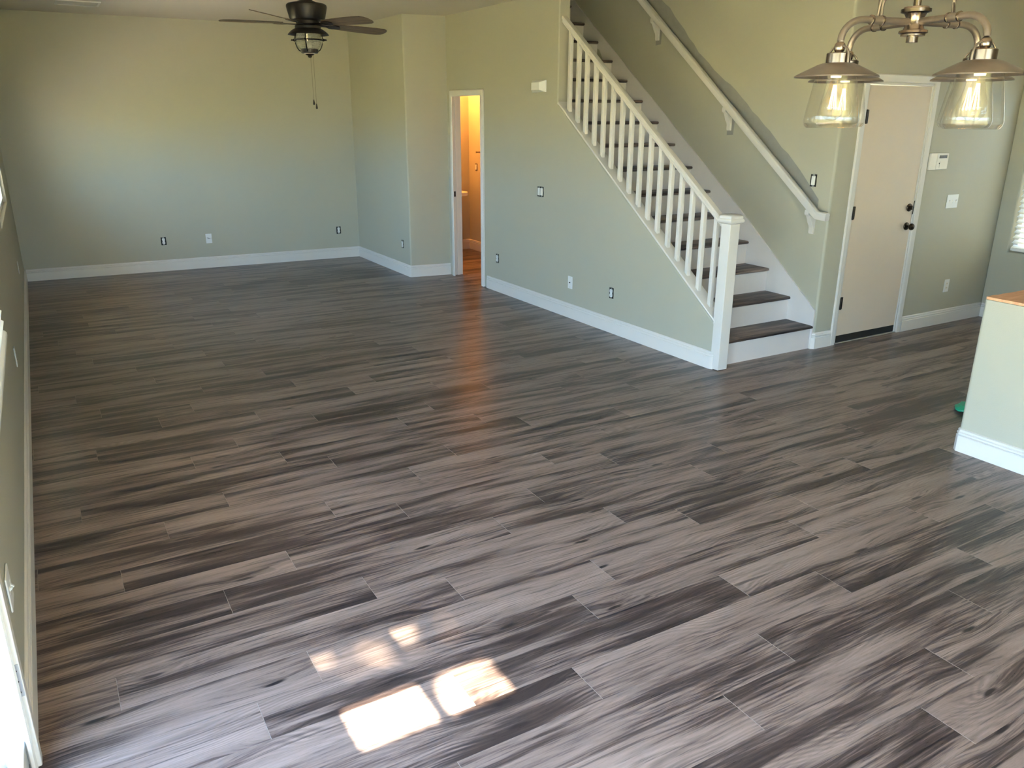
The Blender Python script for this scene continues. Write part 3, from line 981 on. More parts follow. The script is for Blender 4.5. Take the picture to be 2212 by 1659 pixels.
# unpainted primer left around the rail on the stair wall (a real patch of bare primer)
rp = random.Random(5)
top, bot = [], []
y = 4.26
while y < 8.2:
    wdt = 0.085 + 0.022 * math.sin(y * 3.1) + 0.016 * math.sin(y * 7.3 + 1) + rp.uniform(-0.008, 0.008)
    wdt *= min(1.0, (y - 4.22) / 0.75 + 0.25)
    top.append((y, hz_(y) + 0.03 + wdt * 1.18)); bot.append((y, hz_(y) - 0.01))
    y += 0.07
mb = MB()
P = [(XR - 0.0012, a, b_) for a, b_ in bot + top[::-1]]
mb.add([(XR - 0.0012, a, b_) for a, b_ in bot] + [(XR - 0.0012, a, b_) for a, b_ in top], [(i, len(bot) + i, len(bot) + i + 1, i + 1) for i in range(len(bot) - 1)])
for yb0 in (4.285, 5.275, 6.295):
    zr = hz_(yb0) - 0.03
    if yb0 < 5: continue
    q = [(XR - 0.0012, yb0 - 0.052, zr - 0.10), (XR - 0.0012, yb0 - 0.045, zr - 0.22), (XR - 0.0012, yb0 + 0.03, zr - 0.225), (XR - 0.0012, yb0 + 0.03, zr + 0.0), (XR - 0.0012, yb0 - 0.14, zr - 0.09)]
    mb.add(q, [(0, 1, 2, 3, 4)])
mb.build('primer_patch', M['primer'], wsr, smooth=0)

# ================================================================== electrical devices
def frame_for(pos, nrm):
    """local x along the wall, y up, z out of the wall"""
    n_ = Vector(nrm).normalized(); up = Vector((0, 0, 1)); xx = up.cross(n_).normalized()
    m = Matrix((xx, up, n_)).transposed().to_4x4()
    m.translation = Vector(pos)
    return m


def dev_box(mb, m, x0, y0, z0, x1, y1, z1):
    b2 = MB().box((x0, y0, z0), (x1, y1, z1)); b2.xf(m)
    mb.add(b2.v, b2.f)
    return mb


def bare_device(label, pos, nrm, kind, name=None, group=None):
    m = frame_for(pos, nrm)
    n2 = kind == 'double'
    cat = 'outlet' if kind == 'outlet' else 'switch'
    t = thing(name or ('wall_outlet' if kind == 'outlet' else 'light_switch'), label, cat, pos, group)
    hw = 0.029 if not n2 else 0.052
    mb = MB()
    poly = []
    rr = random.Random(int(abs(pos[1]) * 1000))
    for (a, b_) in [(-1, -1), (-0.3, -1.06), (0.2, -0.98), (1, -1.02), (1.04, -0.2), (0.97, 0.3), (1, 1), (0.2, 1.05), (-0.4, 0.98), (-1, 1), (-1.05, 0.1)]:
        poly.append(m @ Vector((a * hw, b_ * 0.046, 0.0008)))
    mb.prism(poly, m.to_3x3() @ Vector((0, 0, 0.0012)))
    mb.build('cut_out', M['hole'], t, smooth=0)
    cols = [-0.023, 0.023] if n2 else [0.0]
    for cx in cols:
        mb = MB()
        dev_box(mb, m, cx - 0.010, 0.036, 0.002, cx + 0.010, 0.050, 0.0035)
        dev_box(mb, m, cx - 0.010, -0.050, 0.002, cx + 0.010, -0.036, 0.0035)
        mb.build('mounting_ear', M['steel'], t, kind='stuff')
        if kind == 'outlet':
            mb = MB()
            for s_ in (-1, 1):
                oc = [(cx + a * 0.0155, s_ * 0.0185 + b_ * 0.0145, 0.002) for a, b_ in ((-1, -0.6), (-0.6, -1), (0.6, -1), (1, -0.6), (1, 0.6), (0.6, 1), (-0.6, 1), (-1, 0.6))]
                mb.prism([m @ Vector(p) for p in oc], m.to_3x3() @ Vector((0, 0, 0.008)))
            dev_box(mb, m, cx - 0.012, -0.033, 0.002, cx + 0.012, 0.033, 0.007)
            bd = mb.build('receptacle', M['plastic'], t)
            mb = MB()
            for s_ in (-1, 1):
                for q in (-0.006, 0.006):
                    dev_box(mb, m, cx + q - 0.001, s_ * 0.0185 - 0.004, 0.0095, cx + q + 0.001, s_ * 0.0185 + 0.005, 0.0104)
            mb.build('slot', M['hole'], bd, kind='stuff')
        else:
            mb = MB()
            dev_box(mb, m, cx - 0.0165, -0.034, 0.002, cx + 0.0165, 0.034, 0.008)
            bd = mb.build('switch_body', M['plastic'], t, bevel=0.001)
            mb = MB()
            dev_box(mb, m, cx - 0.013, -0.030, 0.007, cx + 0.013, 0.030, 0.0115)
            mb.build('rocker', M['plastic'], bd, bevel=0.001)
    return t


def plated(label, pos, nrm, kind, w=0.070, h=0.115, name='wall_plate', cat='wall plate'):
    m = frame_for(pos, nrm)
    t = thing(name, label, cat, pos)
    mb = MB()
    dev_box(mb, m, -w / 2, -h / 2, 0.0008, w / 2, h / 2, 0.0065)
    pl_ = mb.build('plate', M['plastic'], t, bevel=0.003)
    if kind == 'coax':
        c = MB().lathe([(0.0048, 0.006), (0.0048, 0.016), (0.0, 0.016)], (0, 0, 0), 12).xf(m)
        c.build('connector', M['oil'], t)
        s2 = MB()
        for s_ in (-1, 1):
            a = MB().lathe([(0.0032, 0.006), (0.003, 0.0075), (0, 0.0078)], (0, s_ * 0.042, 0), 10).xf(m); s2.add(a.v, a.f)
        s2.build('screw', M['steel'], t, kind='stuff')
    if kind == 'cable':
        pth = [m @ Vector(p) for p in ((0.0, 0.0, 0.004), (0.002, 0.001, 0.02), (-0.008, 0.008, 0.03), (-0.022, 0.010, 0.028))]
        MB().tube(pth, 0.0032, 8).build('cable_stub', M['oil'], t)
        MB().tube([m @ Vector(p) for p in ((0.002, 0, 0.005), (0.018, 0.002, 0.016), (0.030, 0.004, 0.012))], 0.002, 6).build('wire', M['alu'], t)
    if kind == 'outlet':
        for s_ in (-1, 1):
            mb = MB(); dev_box(mb, m, -0.0145, s_ * 0.0195 - 0.0135, 0.006, 0.0145, s_ * 0.0195 + 0.0135, 0.0085)
            f_ = mb.build('receptacle', M['plastic2'], t, bevel=0.002)
            mb = MB()
            for q in (-0.006, 0.006): dev_box(mb, m, q - 0.001, s_ * 0.0195 - 0.004, 0.0083, q + 0.001, s_ * 0.0195 + 0.005, 0.009)
            mb.build('slot', M['hole'], f_, kind='stuff')
    if kind.startswith('toggle'):
        n_ = int(kind[-1])
        ups = [1, -1, 1]
        for k in range(n_):
            cx = (k - (n_ - 1) / 2) * 0.046
            mb = MB(); dev_box(mb, m, cx - 0.0055, -0.0125, 0.006, cx + 0.0055, 0.0125, 0.0072)
            mb.build('switch_slot', M['plastic2'], t)
            s_ = ups[k]
            poly = [(cx - 0.004, -0.001 * s_, 0.006), (cx - 0.004, 0.010 * s_, 0.016), (cx - 0.004, 0.013 * s_, 0.013), (cx - 0.004, 0.009 * s_, 0.006)]
            MB().prism([m @ Vector(p) for p in poly], m.to_3x3() @ Vector((0.008, 0, 0))).build('toggle', M['plastic'], t)
    return t


nf = Vector((-0.0468, -1, 0)).normalized()
nsw = Vector((-1, -0.0128, 0)).normalized()
bare_device('uncovered white outlet in the far wall, nearer the left corner', (1.198, yfar(1.198), 0.355), nf, 'outlet')
plated('white plate with a dark cable stub, low on the far wall', (1.708, yfar(1.708), 0.355), nf, 'cable')
bare_device('uncovered outlet in the far wall, near its right corner', (3.317, yfar(3.317), 0.360), nf, 'outlet')
bare_device('small uncovered outlet on the short shaded wall by the bullnose corner', (3.602, 8.74, 0.355), (-1, -0.01, 0), 'outlet')
bare_device('uncovered double rocker switch right of the bathroom doorway', (sx(6.524), 6.524, 1.107), nsw, 'double')
bare_device('uncovered outlet close to the bathroom door trim', (sx(7.344), 7.344, 0.354), nsw, 'outlet')
plated('white coaxial plate on the wall below the stairs', (sx(5.995), 5.995, 0.331), nsw, 'coax')
bare_device('uncovered outlet on the wall below the stairs, nearest the newel', (sx(5.381), 5.381, 0.346), nsw, 'outlet')
bare_device('uncovered single rocker switch above the lower end of the wall handrail', (XR, 4.330, 1.318), (-1, 0, 0), 'single')
plated('white three gang toggle switch plate right of the entry door', (6.802, YE, 1.101), (0, -1, 0), 'toggle3', 0.158, 0.115, 'light_switch', 'switch')
plated('white outlet plate low on the wall right of the entry door', (6.939, YE, 0.351), (0, -1, 0), 'outlet', name='wall_outlet', cat='outlet')
plated('white switch plate on the left wall beside the patio door', (XL, 2.62, 0.40), (1, 0, 0), 'toggle2', 0.115, 0.115, 'light_switch', 'switch')
plated('white outlet plate low on the left wall under the nearer window', (XL, 5.40, 0.42), (1, 0, 0), 'outlet', name='wall_outlet', cat='outlet')
plated('small outlet plate low on the left wall near the far corner', (XL, 8.63, 0.437), (1, 0, 0), 'outlet', name='wall_outlet', cat='outlet')
bare_device('uncovered switch on the orange lit bathroom wall', (5.172, 9.853, 1.125), (-1, 0, 0), 'single')

# door chime: white box with bevelled ends
t = thing('door_chime', 'white door chime high on the green wall between bathroom doorway and stairs', 'door chime', (sx(6.56), 6.565, 2.04))
x0 = sx(6.565) - 0.001
MB().box((x0 - 0.012, 6.450, 1.990), (x0, 6.682, 2.092)).build('back_plate', M['plastic'], t, bevel=0.002)
vs = [(x0 - 0.012, 6.452, 1.992), (x0 - 0.012, 6.680, 1.992), (x0 - 0.012, 6.680, 2.090), (x0 - 0.012, 6.452, 2.090),
      (x0 - 0.050, 6.500, 2.008), (x0 - 0.050, 6.632, 2.008), (x0 - 0.050, 6.632, 2.074), (x0 - 0.050, 6.500, 2.074)]
MB().add(vs, [(0, 3, 2, 1), (4, 5, 6, 7), (0, 1, 5, 4), (1, 2, 6, 5), (2, 3, 7, 6), (3, 0, 4, 7)]).build('cover', M['plastic'], t, bevel=0.003)

# alarm keypad
t = thing('alarm_keypad', 'white alarm keypad with dark display beside the entry door trim', 'keypad', (6.5, YE, 1.44))
MB().box((6.372, YE - 0.022, 1.374), (6.612, YE - 0.001, 1.508)).build('housing', M['plastic2'], t, bevel=0.004)
MB().box((6.454, YE - 0.026, 1.378), (6.606, YE - 0.0215, 1.504)).build('cover', M['plastic2'], t, bevel=0.003)
MB().box((6.480, YE - 0.0275, 1.466), (6.584, YE - 0.0255, 1.490)).build('display', M['screen'], t)
MB().lathe([(0.005, -0.026), (0.005, -0.028), (0, -0.028)], (6.490, YE, 1.425), 12, 'Y').build('button', M['screen'], t)
MB().box((6.494, YE - 0.0268, 1.388), (6.497, YE - 0.0255, 1.44)).build('seam', M['steel'], t)

# ceiling vent
t = thing('ceiling_vent', 'white louvred ceiling register near the top left edge', 'vent', (0.60, 9.35, HC))
mb = MB()
for (a, b2) in (((0.42, 9.17), (0.80, 9.19)), ((0.42, 9.51), (0.80, 9.53)), ((0.42, 9.19), (0.44, 9.51)), ((0.78, 9.19), (0.80, 9.51))):
    mb.box((a[0], a[1], HC - 0.012), (b2[0], b2[1], HC - 0.001))
mb.build('vent_frame', M['trim'], t)
for i in range(12):
    yy = 9.205 + i * 0.026
    MB().prism([(0.44, yy, HC - 0.010), (0.44, yy + 0.016, HC - 0.002), (0.44, yy + 0.018, HC - 0.003), (0.44, yy + 0.002, HC - 0.011)], (0.34, 0, 0)).build('louvre', M['trim'], t)

# ================================================================== half wall on the right
hw_ = struct('wall_half', (4.6, 1.0, 0))
foot = rounded([(4.274, -0.55), (4.274, 2.332), (4.93, 2.332), (4.93, -0.55)], [0, 0.02, 0, 0])
MB().prism([(x, y, -0.005) for x, y in foot], (0, 0, 0.875)).build('half_wall_body', M['wall'], hw_, bevel=0.003)
base('baseboard_half', [(4.92, 2.332), (4.290, 2.332), (4.274, 2.316), (4.274, -0.55)])
# rough plywood top with chipped edges
rq = random.Random(9)
edge = []
x = 4.284
while x < 4.95:
    edge.append((x, 2.322 + rq.choice([0.0, 0.004, 0.010, 0.006])))
    x += rq.uniform(0.03, 0.08)
poly = [(4.281, -0.54), (4.281, 2.31)] + edge + [(4.95, 2.31), (4.95, -0.54)]
t = MB().prism([(x, y, 0.8705) for x, y in poly], (0, 0, 0.014)).build('plywood_top', M['plywood'], bevel=0.001)
tag(t, 'bare orange plywood sheet with chipped edge on top of the half wall', 'board')
t = MB().prism([(4.318, 2.05, 0.8845), (4.318, 2.128, 0.8845), (4.62, 2.16, 0.8845), (4.62, 2.05, 0.8845)], (0, 0, 0.018)).build('shim_block', M['plastic2'], bevel=0.002)
tag(t, 'small cream coloured block lying on the bare plywood top', 'block')

# green plastic bag peeking past the half wall
mb = MB()
n1, n2 = 14, 10
rg = random.Random(4)
vs, fs = [], []
for i in range(n1 + 1):
    for j in range(n2):
        a = 2 * PI * j / n2
        th = PI * i / n1
        rr = 1 + 0.22 * math.sin(3 * a + i) + rg.uniform(-0.08, 0.08)
        vs.append((4.955 + 0.115 * math.cos(th) * 1.0, 2.665 + 0.07 * math.sin(th) * math.cos(a) * rr, max(0.001, 0.022 + 0.022 * math.sin(th) * math.sin(a) * rr)))
for i in range(n1):
    for j in range(n2):
        fs.append((i * n2 + j, i * n2 + (j + 1) % n2, (i + 1) * n2 + (j + 1) % n2, (i + 1) * n2 + j))
mb.add(vs, fs)
tag(mb.build('plastic_bag', M['green'], smooth=20), 'crumpled green plastic bag on the floor behind the half wall', 'bag')

# ================================================================== ceiling fan
FX, FY = 1.975, 6.5
fan = thing('ceiling_fan', 'black bronze ceiling fan with lantern light and five weathered wood blades', 'ceiling fan', (FX, FY, 2.2))
F = (FX, FY, 0)
MB().lathe([(0.0, 2.798), (0.066, 2.798), (0.066, 2.785), (0.05, 2.755), (0.018, 2.735), (0.014, 2.73)], F, 32).build('canopy', M['fan'], fan)
MB().lathe([(0.0125, 2.735), (0.0125, 2.63)], F, 16).build('down_rod', M['fan'], fan)
MB().lathe([(0.013, 2.665), (0.026, 2.655), (0.030, 2.628), (0.048, 2.605), (0.085, 2.590), (0.125, 2.585), (0.138, 2.582), (0.149, 2.573), (0.151, 2.560),
            (0.146, 2.535), (0.137, 2.500), (0.131, 2.478), (0.128, 2.472), (0.118, 2.468), (0.110, 2.463), (0.0, 2.463)], F, 48).build('motor_housing', M['fan'], fan)
MB().lathe([(0.0, 2.466), (0.086, 2.466), (0.088, 2.440), (0.080, 2.432), (0.0, 2.432)], F, 40).build('flywheel', M['fan'], fan)
tilt = Matrix.Translation(Vector((FX, FY, 2.442))) @ Matrix.Rotation(math.radians(2.0), 4, 'Y')
for k, adeg in enumerate((7, 79, 151, 221, 294)):
    A = Matrix.Rotation(math.radians(adeg), 4, 'Z')
    pitch = Matrix.Rotation(math.radians(-12), 4, 'X')
    m = tilt @ A @ pitch
    # outline in (radial, tangential)
    out_ = []
    r0, r1 = 0.195, 0.665
    for (r, w) in ((r0, 0.046), (0.26, 0.056), (0.42, 0.068), (0.55, 0.0735), (0.615, 0.070), (0.648, 0.054), (0.662, 0.030), (r1, 0.008)):
        out_.append((r, w))
    poly = [(r, -w) for r, w in out_] + [(r, w) for r, w in reversed(out_)]
    mb = MB(); mb.uv = []; mb.uv2 = None
    P0 = [(r, t_, 0.0) for r, t_ in poly]
    mb.prism(P0, (0, 0, 0.0055))
    for q in mb.f:
        for i in q: mb.uv.append((mb.v[i][0], mb.v[i][1]))
    mb.xf(m)
    mb.build('blade', M['blade'], fan, smooth=0)
    # blade iron
    ir = [(0.070, -0.020), (0.12, -0.016), (0.155, -0.014), (0.185, -0.034), (0.215, -0.040), (0.250, -0.030), (0.270, 0.0), (0.250, 0.030), (0.215, 0.040), (0.185, 0.034), (0.155, 0.014), (0.12, 0.016), (0.070, 0.020)]
    mb = MB().prism([(r, t_, -0.006) for r, t_ in ir], (0, 0, 0.0055)).xf(m)
    bi = mb.build('blade_iron', M['fan'], fan, bevel=0.0012)
# light kit
MB().lathe([(0.0, 2.433), (0.090, 2.433), (0.097, 2.428), (0.097, 2.398), (0.09, 2.393)], F, 40).build('switch_housing', M['fan'], fan)
MB().lathe([(0.092, 2.412), (0.112, 2.404), (0.134, 2.388), (0.150, 2.372), (0.154, 2.366), (0.150, 2.367), (0.130, 2.382), (0.108, 2.396), (0.088, 2.402)], F, 48).build('lamp_hood', M['fan'], fan)
MB().lathe([(0.076, 2.398), (0.086, 2.385), (0.096, 2.355), (0.099, 2.330), (0.095, 2.305), (0.082, 2.278), (0.066, 2.262), (0.060, 2.262), (0.076, 2.280), (0.089, 2.306), (0.093, 2.330), (0.090, 2.354), (0.080, 2.383), (0.070, 2.397)], F, 48).build('glass_globe', M['ribbed'], fan)
bb = MB().lathe([(0.010, 2.395), (0.012, 2.375), (0.017, 2.35), (0.022, 2.33), (0.018, 2.312), (0.0, 2.302)], (FX - 0.012, FY, 0), 16).build('bulb', M['jar'], fan)
mb = MB().tube([(FX - 0.014, FY, 2.372), (FX - 0.016, FY, 2.34), (FX - 0.012, FY, 2.325), (FX - 0.009, FY, 2.34), (FX - 0.010, FY, 2.372)], 0.0016, 6)
mb.build('bulb_filament', M['filament2'], fan)
ring = [(FX + 0.107 * math.cos(2 * PI * k / 40), FY + 0.107 * math.sin(2 * PI * k / 40), 2.330) for k in range(40)]
mb = MB().tube(ring, 0.0044, 8, closed=True)
mb.build('cage_ring', M['fan'], fan)
for k in range(4):
    a = math.radians(-30 + 90 * k)
    pts = []
    for (r, z) in ((0.094, 2.40), (0.102, 2.37), (0.106, 2.335), (0.103, 2.305), (0.092, 2.275), (0.078, 2.256), (0.063, 2.250)):
        pts.append((FX + r * math.cos(a), FY + r * math.sin(a), z))
    MB().tube(pts, 0.0040, 8).build('cage_rib', M['fan'], fan)
    MB().lathe([(0.0, 0.100), (0.009, 0.102), (0.011, 0.112), (0.008, 0.120), (0.005, 0.124), (0.0075, 0.132), (0.0, 0.140)], (0, 0, 0), 12, 'X').xf(
        Matrix.Translation(Vector((FX, FY, 2.330))) @ Matrix.Rotation(a, 4, 'Z')).build('lug', M['fan'], fan)
MB().lathe([(0.0, 2.270), (0.064, 2.270), (0.068, 2.266), (0.065, 2.240), (0.058, 2.236), (0.0, 2.236)], F, 36).build('bottom_cap', M['fan'], fan)
MB().lathe([(0.046, 2.237), (0.040, 2.233), (0.028, 2.231), (0.0, 2.230)], F, 32).build('glass_base', M['plastic2'], fan)
MB().lathe([(0.0, 2.234), (0.030, 2.233), (0.034, 2.229), (0.026, 2.223), (0.015, 2.220), (0.016, 2.212), (0.010, 2.205), (0.0, 2.203)], F, 24).build('finial', M['fan'], fan)
for (dx, zb) in ((0.004, 1.862), (0.024, 1.832)):
    x, y = FX + dx, FY - 0.004
    pc = MB().tube([(x, y, 2.225), (x, y, zb + 0.04)], 0.0009, 5).build('pull_chain', M['bronze'], fan)
    MB().lathe([(0.0, zb + 0.042), (0.003, zb + 0.038), (0.007, zb + 0.016), (0.0085, zb + 0.006), (0.006, zb), (0.0, zb - 0.001)], (x, y, 0), 12).build('pull_knob', M['fan'], pc)

# ================================================================== chandelier
HX, HY = 2.062, 1.444
ch = thing('chandelier', 'bronze nickel four arm chandelier with hooded clear glass jar shades', 'chandelier', (HX, HY, 1.76))
Hc = (HX, HY, 0)
MB().lathe([(0.0, 2.798), (0.065, 2.798), (0.065, 2.780), (0.02, 2.765), (0.01, 2.76)], Hc, 32).build('canopy', M['nickel'], ch)
MB().lathe([(0.0095, 2.77), (0.0095, 2.055)], Hc, 20).build('stem', M['nickel_b'], ch)
MB().lathe([(0.010, 2.062), (0.030, 2.062), (0.031, 2.058), (0.037, 2.057), (0.037, 2.049), (0.028, 2.046), (0.0235, 2.038), (0.0225, 2.026), (0.0235, 2.014), (0.026, 2.008), (0.035, 2.005), (0.036, 1.999), (0.030, 1.996), (0.030, 1.992), (0.016, 1.990), (0.0145, 1.990), (0.0145, 1.976), (0.0, 1.975)], Hc, 36).build('hub', M['nickel_b'], ch)
LH = 0.231
PH = 9.2387
ZA = 2.026
for k in range(4):
    a = PH + k * PI / 2
    ca, sa = math.cos(a), math.sin(a)
    P_ = lambda r, z: (HX + r * ca, HY + r * sa, z)
    pts = [P_(0.018, ZA), P_(0.165, ZA)]
    for q in range(1, 9):
        t_ = q / 8 * PI / 2
        pts.append(P_(0.165 + (LH - 0.165) * math.sin(t_), ZA - 0.052 * (1 - math.cos(t_))))
    pts.append(P_(LH, 1.962))
    arm = MB().tube(pts, 0.0088, 14).build('arm', M['nickel'], ch)
    for r in (0.108, 0.142):
        mt = Matrix.Translation(Vector(P_(0, ZA))) @ Matrix.Rotation(a, 4, 'Z')
        MB().lathe([(0.009, r - 0.003), (0.0122, r - 0.002), (0.0122, r + 0.002), (0.009, r + 0.003)], (0, 0, 0), 20, 'X').xf(mt).build('collar', M['nickel_b'], arm)
    mt = Matrix.Translation(Vector(P_(0, ZA))) @ Matrix.Rotation(a, 4, 'Z')
    MB().lathe([(0.0088, 0.108), (0.0105, 0.110), (0.0105, 0.140), (0.0088, 0.142)], (0, 0, 0), 20, 'X').xf(mt).build('sleeve', M['nickel'], arm)
    # upright rod curving back to the stem
    pr = [P_(0.122, ZA + 0.008), P_(0.122, ZA + 0.052)]
    for q in range(1, 6):
        t_ = q / 5 * PI / 2
        pr.append(P_(0.122 - 0.024 * math.sin(t_), ZA + 0.052 + 0.024 * (1 - math.cos(t_)) if False else ZA + 0.052 + 0.024 * math.sin(t_)) if False else P_(0.098 + 0.024 * math.cos(t_), ZA + 0.052 + 0.024 * math.sin(t_)))
    pr.append(P_(0.008, ZA + 0.076))
    MB().tube(pr, 0.0042, 10).build('support_rod', M['nickel'], ch)
    L0 = (HX + LH * ca, HY + LH * sa, 0)
    # lamp: ball joint, socket cup, yoke, hood, glass, bulb
    lamp = MB().lathe([(0.0, 1.974), (0.007, 1.972), (0.0125, 1.966), (0.0145, 1.958), (0.0125, 1.950), (0.009, 1.945), (0.009, 1.943)], L0, 20).build('ball_joint', M['nickel_b'], ch)
    MB().lathe([(0.0, 1.945), (0.028, 1.945), (0.030, 1.943), (0.030, 1.922), (0.030, 1.918)], L0, 32).build('socket_cup', M['nickel_b'], ch)
    yk = []
    perp = Vector((-sa, ca, 0))
    for q in range(13):
        t_ = PI * q / 12
        yk.append(Vector((L0[0], L0[1], 1.936)) + perp * (0.036 * math.cos(t_)) + Vector((0, 0, 0.028 * math.sin(t_))))
    yk = [Vector((yk[0].x, yk[0].y, 1.916))] + yk + [Vector((yk[-1].x, yk[-1].y, 1.916))]
    MB().tube(yk, 0.0028, 8, up=(ca, sa, 0)).build('yoke', M['nickel'], ch)
    MB().lathe([(0.029, 1.921), (0.038, 1.920), (0.050, 1.916), (0.075, 1.904), (0.097, 1.893), (0.1035, 1.889), (0.104, 1.886), (0.100, 1.887), (0.073, 1.900), (0.048, 1.912), (0.029, 1.916)], L0, 56).build('lamp_hood', M['nickel'], ch)
    # faceted clear jar: 12 gentle flutes
    prof = [(0.047, 1.912), (0.050, 1.895), (0.058, 1.850), (0.066, 1.805), (0.0695, 1.778), (0.067, 1.768), (0.062, 1.762), (0.058, 1.7615), (0.060, 1.766), (0.066, 1.7725)]
    n_ = 72
    mb = MB(); vs, fs = [], []
    for (r, h) in prof:
        for q in range(n_):
            an = 2 * PI * q / n_
            rr = r * (1 - 0.018 * abs(math.sin(an * 6)))
            vs.append((L0[0] + rr * math.cos(an), L0[1] + rr * math.sin(an), h))
    m_ = len(prof)
    for i in range(m_ - 1):
        i2 = i + 1
        for q in range(n_):
            q2 = (q + 1) % n_
            fs.append((i * n_ + q, i2 * n_ + q, i2 * n_ + q2, i * n_ + q2))
    mb.add(vs, fs)
    mb.build('glass_jar', M['jar'], ch, smooth=30)
    MB().lathe([(0.0, 1.902), (0.021, 1.902), (0.022, 1.899), (0.022, 1.893), (0.014, 1.892), (0.013, 1.885), (0.0, 1.885)], L0, 24).build('socket', M['ceramic'], ch)
    MB().lathe([(0.0115, 1.885), (0.013, 1.872), (0.020, 1.845), (0.028, 1.822), (0.0295, 1.808), (0.025, 1.792), (0.012, 1.782), (0.0, 1.780)], L0, 28).build('bulb', M['jar'], ch)
    for q in range(6):
        an = q * PI / 3 + 0.4
        MB().tube([(L0[0] + 0.003 * math.cos(an), L0[1] + 0.003 * math.sin(an), 1.868), (L0[0] + 0.010 * math.cos(an), L0[1] + 0.010 * math.sin(an), 1.808)], 0.0011, 5).build('filament', M['filament'], ch)

# ================================================================== powder room contents
bs = thing('wash_basin', 'white basin rim glimpsed through the bathroom doorway', 'basin', (4.72, 9.84, 0.0))
out2 = rounded([(4.50, 10.06), (4.50, 9.60), (4.955, 9.60), (4.955, 10.06)], [0, 0.12, 0.12, 0])
MB().prism([(x, y, 0.775) for x, y in out2], (0, 0, 0.05)).build('basin', M['ceramic'], bs, bevel=0.01, seg=3)
MB().lathe([(0.13, 0.0), (0.10, 0.05), (0.075, 0.2), (0.075, 0.55), (0.11, 0.70), (0.16, 0.775)], (4.72, 9.88, 0.001), 32, cap=True).build('pedestal', M['ceramic'], bs)
tb = thing('towel_bar', 'dark metal towel bar end on the lit bathroom wall', 'towel bar', (5.13, 9.5, 1.32))
MB().tube([(5.105, 9.70, 1.325), (5.105, 9.15, 1.325)], 0.007, 12, up=(0, 0, 1)).build('bar', M['nickel'], tb)
for yy in (9.71, 9.14):
    MB().lathe([(0.024, 5.170), (0.024, 5.163), (0.010, 5.158), (0.009, 5.10), (0.013, 5.094), (0.0, 5.090)], (0, yy, 1.325), 20, 'X').build('mount', M['nickel'], tb)
vl = thing('vanity_light', 'warm globe lamp high on the bathroom back wall', 'lamp', (4.60, 10.0, 2.1))
MB().lathe([(0.0, 10.066), (0.06, 10.066), (0.06, 10.05), (0.02, 10.04), (0.015, 9.98), (0.0, 9.97)], (4.60, 0, 2.12), 24, 'Y').build('base', M['nickel'], vl)
MB().lathe([(0.0, 2.20), (0.045, 2.19), (0.07, 2.15), (0.07, 2.11), (0.045, 2.07), (0.0, 2.06)], (4.60, 9.92, 0), 24).build('globe', M['vanity'], vl)
pl = bpy.data.lights.new('vanity_bulb', 'POINT'); pl.energy = 34; pl.color = (1.0, 0.37, 0.08); pl.shadow_soft_size = 0.05
po = bpy.data.objects.new('vanity_bulb', pl); COL.objects.link(po); po.location = (4.60, 9.80, 2.25)

# ================================================================== outside
gd = MB().box((-60, -60, -0.30), (70, 70, -0.18)).build('lawn', M['lawn'], smooth=0)
gd['kind'] = 'structure'
MB().box((-3.6, -6.0, -0.18), (-0.41, 10.0, -0.10)).build('patio_slab', M['concrete'], kind='structure')
MB().box((9.2, -2.0, -0.18), (9.4, 7.0, 3.4)).build('wall_sky_block', M['stucco'], kind='structure')  # unseen wall added to block sky glare through the right window
MB().box((-1.9, 2.45, 2.62), (-0.41, 10.8, 2.78)).build('trim_sky_block', M['stucco'], kind='structure')  # unseen overhang added to cut high sky light and darken the far floor
pr = thing('sun_block_roof', 'unseen flat roof added to keep sun out of the back window', 'sun_blocker', (1.1, -2.9, 0))  # added out of view, stops direct sun entering the back window
MB().box((-0.8, -4.7, 2.10), (3.0, -1.33, 2.16)).build('roof_slab', M['stucco'], pr)
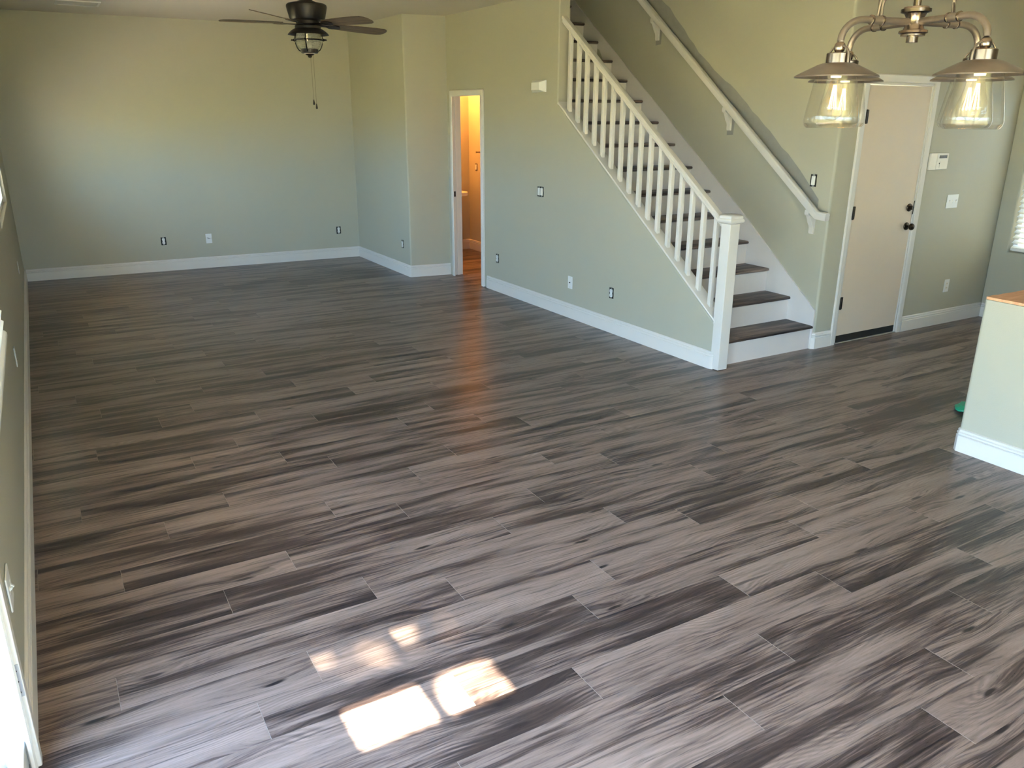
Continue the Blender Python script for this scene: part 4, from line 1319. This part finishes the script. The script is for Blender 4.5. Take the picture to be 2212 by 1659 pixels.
for x in (-0.7, 2.9):
    MB().box((x - 0.05, -4.6, -0.18), (x + 0.05, -4.5, 2.10)).build('post', M['trim'], pr)

# leafy tree whose crown dapples the transom sunlight
tr_ = thing('garden_tree', 'leafy garden tree outside behind the camera', 'tree', (2.4, -6.4, -0.18))
MB().tube([(2.4, -6.4, -0.18), (2.3, -6.4, 2.0), (2.0, -6.3, 4.2), (1.5, -6.1, 5.6), (0.9, -6.0, 6.5)], 0.09, 8).build('trunk', M['bark'], tr_)
mb = MB()
rt_ = random.Random(12)


def leaf(x, y, z):
    s_ = rt_.uniform(0.03, 0.055)
    e1 = Vector((rt_.gauss(0, 1), rt_.gauss(0, 1), rt_.gauss(0, 1))).normalized()
    e2 = e1.cross(Vector((rt_.gauss(0, 1), rt_.gauss(0, 1), rt_.gauss(0, 1)))).normalized()
    c = Vector((x, y, z))
    mb.add([c - e1 * s_, c + e2 * s_ * 0.5, c + e1 * s_, c - e2 * s_ * 0.5], [(0, 1, 2, 3)])


for i in range(2600):
    x = rt_.uniform(-0.6, 3.0); y = rt_.uniform(-6.9, -5.3)
    z = rt_.uniform(0.22, 1.7) + SUN_TAN * (2.2 - y)
    leaf(x, y, z)
for (xa, xb, fa, fb, n_) in ((0.48, 0.88, 2.12, 2.44, 150), (0.92, 1.18, 2.12, 2.42, 150)):
    for i in range(n_):
        y = rt_.uniform(-6.5, -5.6)
        leaf(rt_.uniform(xa, xb), y, SUN_TAN * (rt_.uniform(fa, fb) - y))
for (cx, fy, rad, n_) in ((0.93, 2.22, 0.06, 60), (1.12, 2.20, 0.06, 60), (0.87, 2.06, 0.035, 26), (1.13, 2.02, 0.04, 22), (0.86, 1.99, 0.025, 10), (0.78, 2.40, 0.05, 30), (0.66, 2.30, 0.03, 14)):
    for i in range(n_):
        y = rt_.uniform(-6.5, -5.6)
        leaf(cx + rt_.gauss(0, rad * 0.6), y, SUN_TAN * (fy - y) + rt_.gauss(0, rad * 0.45))
mb.build('foliage', M['leaf'], tr_, smooth=0, kind='stuff')
